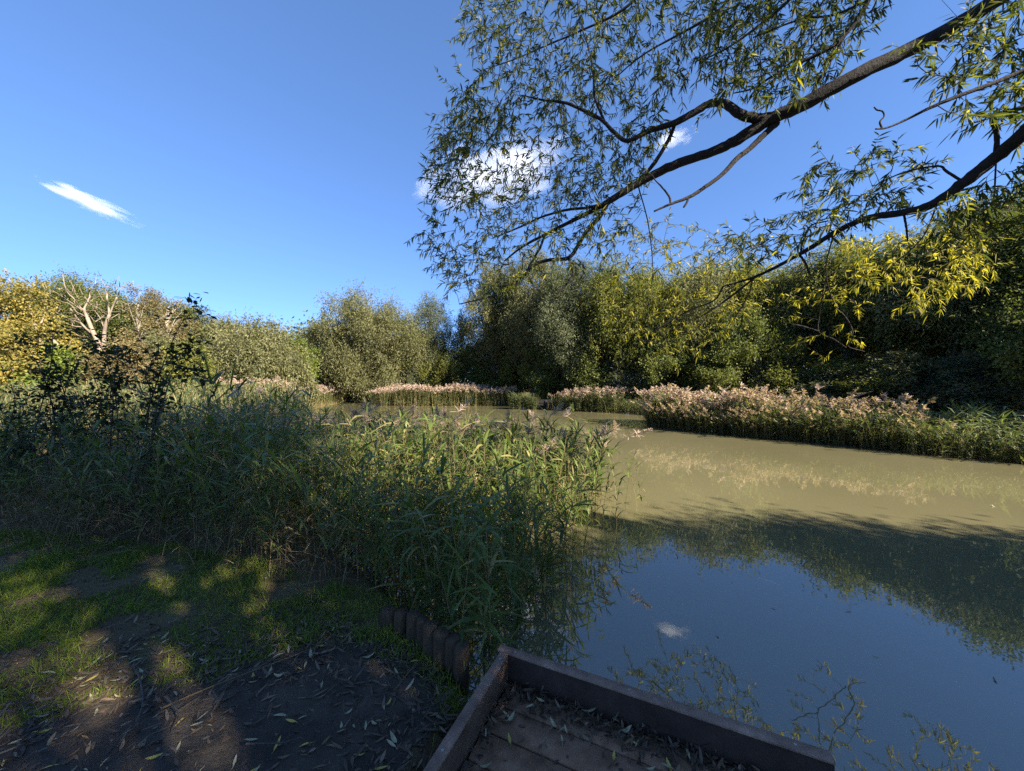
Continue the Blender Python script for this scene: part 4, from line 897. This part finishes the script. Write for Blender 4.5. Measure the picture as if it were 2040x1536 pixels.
# slender hanging shoots that come forward into the light
limb([(1870, 398, 2.95, 5), (1840, 470, 3.6, 3.5), (1800, 510, 4.3, 3), (1760, 540, 4.7, 2)], sides=6)
limb([(1985, 315, 2.75, 5), (1975, 420, 3.5, 4), (1940, 490, 4.2, 3), (1880, 530, 4.6, 2.5), (1820, 580, 4.8, 2)], sides=6)
limb([(1660, 468, 3.3, 4), (1645, 540, 4.3, 3), (1660, 600, 5.0, 3), (1690, 640, 5.1, 3), (1700, 670, 5.1, 2.6), (1690, 690, 5.2, 2.4), (1722, 700, 5.2, 2)], sides=6)
limb([(1643, 560, 4.5, 3), (1632, 630, 5.0, 2.6), (1632, 662, 5.0, 2.6), (1660, 675, 5.1, 2.4), (1685, 692, 5.2, 3)], sides=6); limb([(1632, 660, 5.0, 3), (1600, 650, 5.0, 3), (1575, 645, 5.0, 2)], sides=6)
limb([(1270, 366, 4.0, 3), (1292, 450, 4.6, 2.4), (1300, 540, 5.2, 2), (1290, 620, 5.5, 1.6)], sides=6); limb([(1500, 553, 3.6, 4), (1490, 590, 4.6, 3), (1460, 640, 5.3, 2)], sides=6)
limb([(1440, 572, 3.7, 4), (1420, 600, 4.5, 4), (1370, 620, 5.3, 3), (1300, 660, 5.6, 3)], sides=6)
# upper crown above the view
offlimb([[6.2, .9, 8], [5, 2, 8.6], [3.6, 3, 8.2], [2.4, 3.8, 7.2]], .12, .02); offlimb([[6.3, .85, 7.5], [4.6, .4, 8.8], [3, .6, 9], [1.6, 1.2, 8.4]], .1, .02)
offlimb([[6.1, .6, 10], [5.2, 1.4, 11], [4, 2.2, 11.2]], .07, .015); offlimb([[6.15, .7, 9], [7.2, 1.8, 10], [8, 3, 9.6]], .08, .02)
SKP = np.concatenate(SK)

REG = [([(930, -20), (1440, -20), (1430, 120), (1330, 230), (1290, 320), (1280, 430), (1200, 520), (1060, 555), (970, 600), (890, 575), (862, 480), (855, 330), (915, 180)], (3.5, 4.9), 860, .16),
       ([(1400, -20), (1760, -20), (1690, 120), (1620, 180), (1500, 205), (1420, 190)], (2.95, 3.8), 230, .1),
       ([(1790, 100), (2040, -20), (2060, 170), (1880, 170)], (2.6, 3.0), 60, .05), ([(1880, 200), (2060, 150), (2060, 240), (1960, 260)], (2.5, 2.8), 22, .1),
       ([(1620, 330), (1760, 290), (1860, 330), (1800, 420), (1660, 450), (1480, 540), (1450, 470), (1560, 430)], (3.0, 3.7), 110, .12), ([(1820, 420), (2040, 320), (2060, 420), (1960, 470), (1850, 450)], (2.8, 3.2), 60, .1),
       ([(1225, 440), (1340, 430), (1500, 480), (1560, 560), (1480, 650), (1330, 720), (1210, 640)], (5.0, 6.2), 230, .5),
       ([(1560, 560), (1690, 560), (1740, 650), (1700, 700), (1640, 715), (1565, 660)], (4.9, 5.4), 24, .9), ([(1680, 480), (1960, 460), (1990, 540), (1860, 610), (1700, 560)], (4.2, 5.2), 110, .85),
       ([(815, 470), (870, 450), (870, 540), (830, 500)], (4.4, 4.9), 4, .1), ([(860, 250), (930, 120), (960, 300), (900, 400)], (4.2, 4.9), 40, .1)]
att = []
for poly, (d0, d1), n, yel in REG:
    p = sample_poly(poly, n); d = rng.uniform(d0, d1, n)
    for (x_, y_), dd in zip(p, d): att.append((px(x_, y_, dd), yel))
for _ in range(230):                                # crown above the view, seen only in the water
    c = np.array([rng.uniform(1.2, 8.5), rng.uniform(.2, 5), rng.uniform(6.2, 12)])
    if c[2] > EYE + c[1] * 1.12: att.append((c, .15))
att = [att[i] for i in np.argsort([np.linalg.norm(SKP - a_[0], axis=1).min() for a_ in att])]
tw, lv = Acc(), Acc()
skel = np.zeros((len(SKP) + len(att) * 8, 3)); ns = len(SKP); skel[:ns] = SKP
for tgt, yel in att:
    dist = np.linalg.norm(skel[:ns] - tgt, axis=1); j = dist.argmin(); s = skel[j]; ln = dist[j]
    out = nrm(tgt - s + np.array([0, 0, -.04]))
    end = tgt + nrm(out + rng.normal(size=3) * .5 + np.array([-.25, 0, -.25])) * rng.uniform(.1, .3)
    mid = (s + tgt) / 2 + rng.normal(size=3) * ln * .10 + np.array([0, 0, .06 * ln])
    P = smooth_line([s, mid, tgt, end], 5); n = len(P)
    tube(tw, P - WB, np.linspace(min(.0022 + .005 * ln, .009), .0011, n), 4 if ln < .6 else 5, cap=False)
    skel[ns:ns + 5] = P[3:13:2][:5]; ns += 5
    tl = np.linalg.norm(np.diff(P, axis=0), axis=1).sum()
    m_ = int(np.clip(tl * 44, 18, 48)); f = 1 - np.abs(rng.normal(0, .33, m_)); f = np.clip(f, max(0., 1 - .8 / max(tl, .05)), 1)
    fi = f * (n - 1); i0 = np.clip(fi.astype(int), 0, n - 2); pt = P[i0] + (P[i0 + 1] - P[i0]) * (fi - i0)[:, None]; tg = nrm(P[i0 + 1] - P[i0])
    sd_ = nrm(np.cross(tg, rng.normal(size=(m_, 3))))
    D = tg * .75 + sd_ * .75 + np.array([0, 0, -.3])
    T = np.where(rng.random(m_) < yel, rng.uniform(.72, 1, m_), np.clip(rng.normal(.36, .17, m_), 0, .8))
    blades(lv, pt - WB, D, rng.uniform(.05, .10, m_), rng.uniform(.010, .0155, m_), rng.uniform(0, .35, m_), ts=(0, .25, .6, 1), ws=(.15, 1, .85, .04), T=T)
tw.obj('crown', M['limb'], wl); lv.obj('foliage', M['leaf'], wl)
n = 17000; c_ = np.array([7.1, -.5, 9.3]); th = rng.uniform(0, TAU, 90); rr = 2.4 * np.sqrt(rng.random(90))  # unseen leaf disc in the upper crown, added to shade the leaves below
cl = np.column_stack([c_[0] + rr * np.cos(th), c_[1] + rr * np.sin(th), c_[2] + rng.normal(0, .4, 90)])
P = cl[rng.integers(0, 90, n)] + rng.normal(size=(n, 3)) * np.array([.3, .3, .28]); up = Acc()
blades(up, P - WB, rdir(n) + np.array([0, 0, -.4]), rng.uniform(.07, .12, n), rng.uniform(.014, .022, n), .2, ts=(0, .35, 1), ws=(.3, 1, .1), T=np.clip(rng.normal(.4, .17, n), 0, 1))
up.obj('foliage', M['leaf'], wl)
for k in range(5):
    offt = cl[k * 15]; b = Acc(); P = smooth_line([[6.45, .82, 6.8], (np.array([6.45, .82, 6.8]) + offt) / 2 + [0, 0, .4], offt], 5); tube(b, P - WB, np.linspace(.06, .012, len(P)), 6); b.obj('bough', M['limb'], wl, True)

# ------------------------------------------------------------------ clouds
def cloud(x0, y0, x1, y1, thick, deep, d, dens, scale, seed, label):
    p0, p1 = px(x0, y0, d), px(x1, y1, d); c = (p0 + p1) / 2; u = nrm(p1 - p0); half = np.linalg.norm(p1 - p0) / 2
    v = np.array([0, 1., 0]); w_ = np.cross(u, v); a = Acc()
    th = np.linspace(0, math.pi, 13); ph = np.linspace(0, TAU, 24, endpoint=False); V = []
    for t in th:
        for f in ph: V.append([math.cos(t) * half, math.sin(t) * math.cos(f) * deep, math.sin(t) * math.sin(f) * thick])
    V = np.array(V) * 1.0; Q = []
    for i in range(12):
        for j in range(24): Q.append([i * 24 + j, i * 24 + 24 + j, i * 24 + 24 + (j + 1) % 24, i * 24 + (j + 1) % 24])
    a.add(V, Q); o = a.obj('cloud', cloud_material('cloud vapour', dens, scale, seed)); o.location = c
    from mathutils import Matrix
    o.rotation_euler = Matrix(np.column_stack([u, v, w_]).tolist()).to_euler()
    tag(o, label, 'cloud', 'small white clouds')
cloud(60, 352, 290, 452, 17, 22, 620, .06, 2.2, 3.1, 'wispy slanting white cloud alone in the left sky')
cloud(822, 402, 1150, 295, 60, 60, 620, .038, 2.7, 8.4, 'bright white cloud behind the hanging willow leaves')
cloud(1290, 290, 1390, 262, 18, 20, 620, .06, 1.7, 1.7, 'small white cloud beneath the main bough')
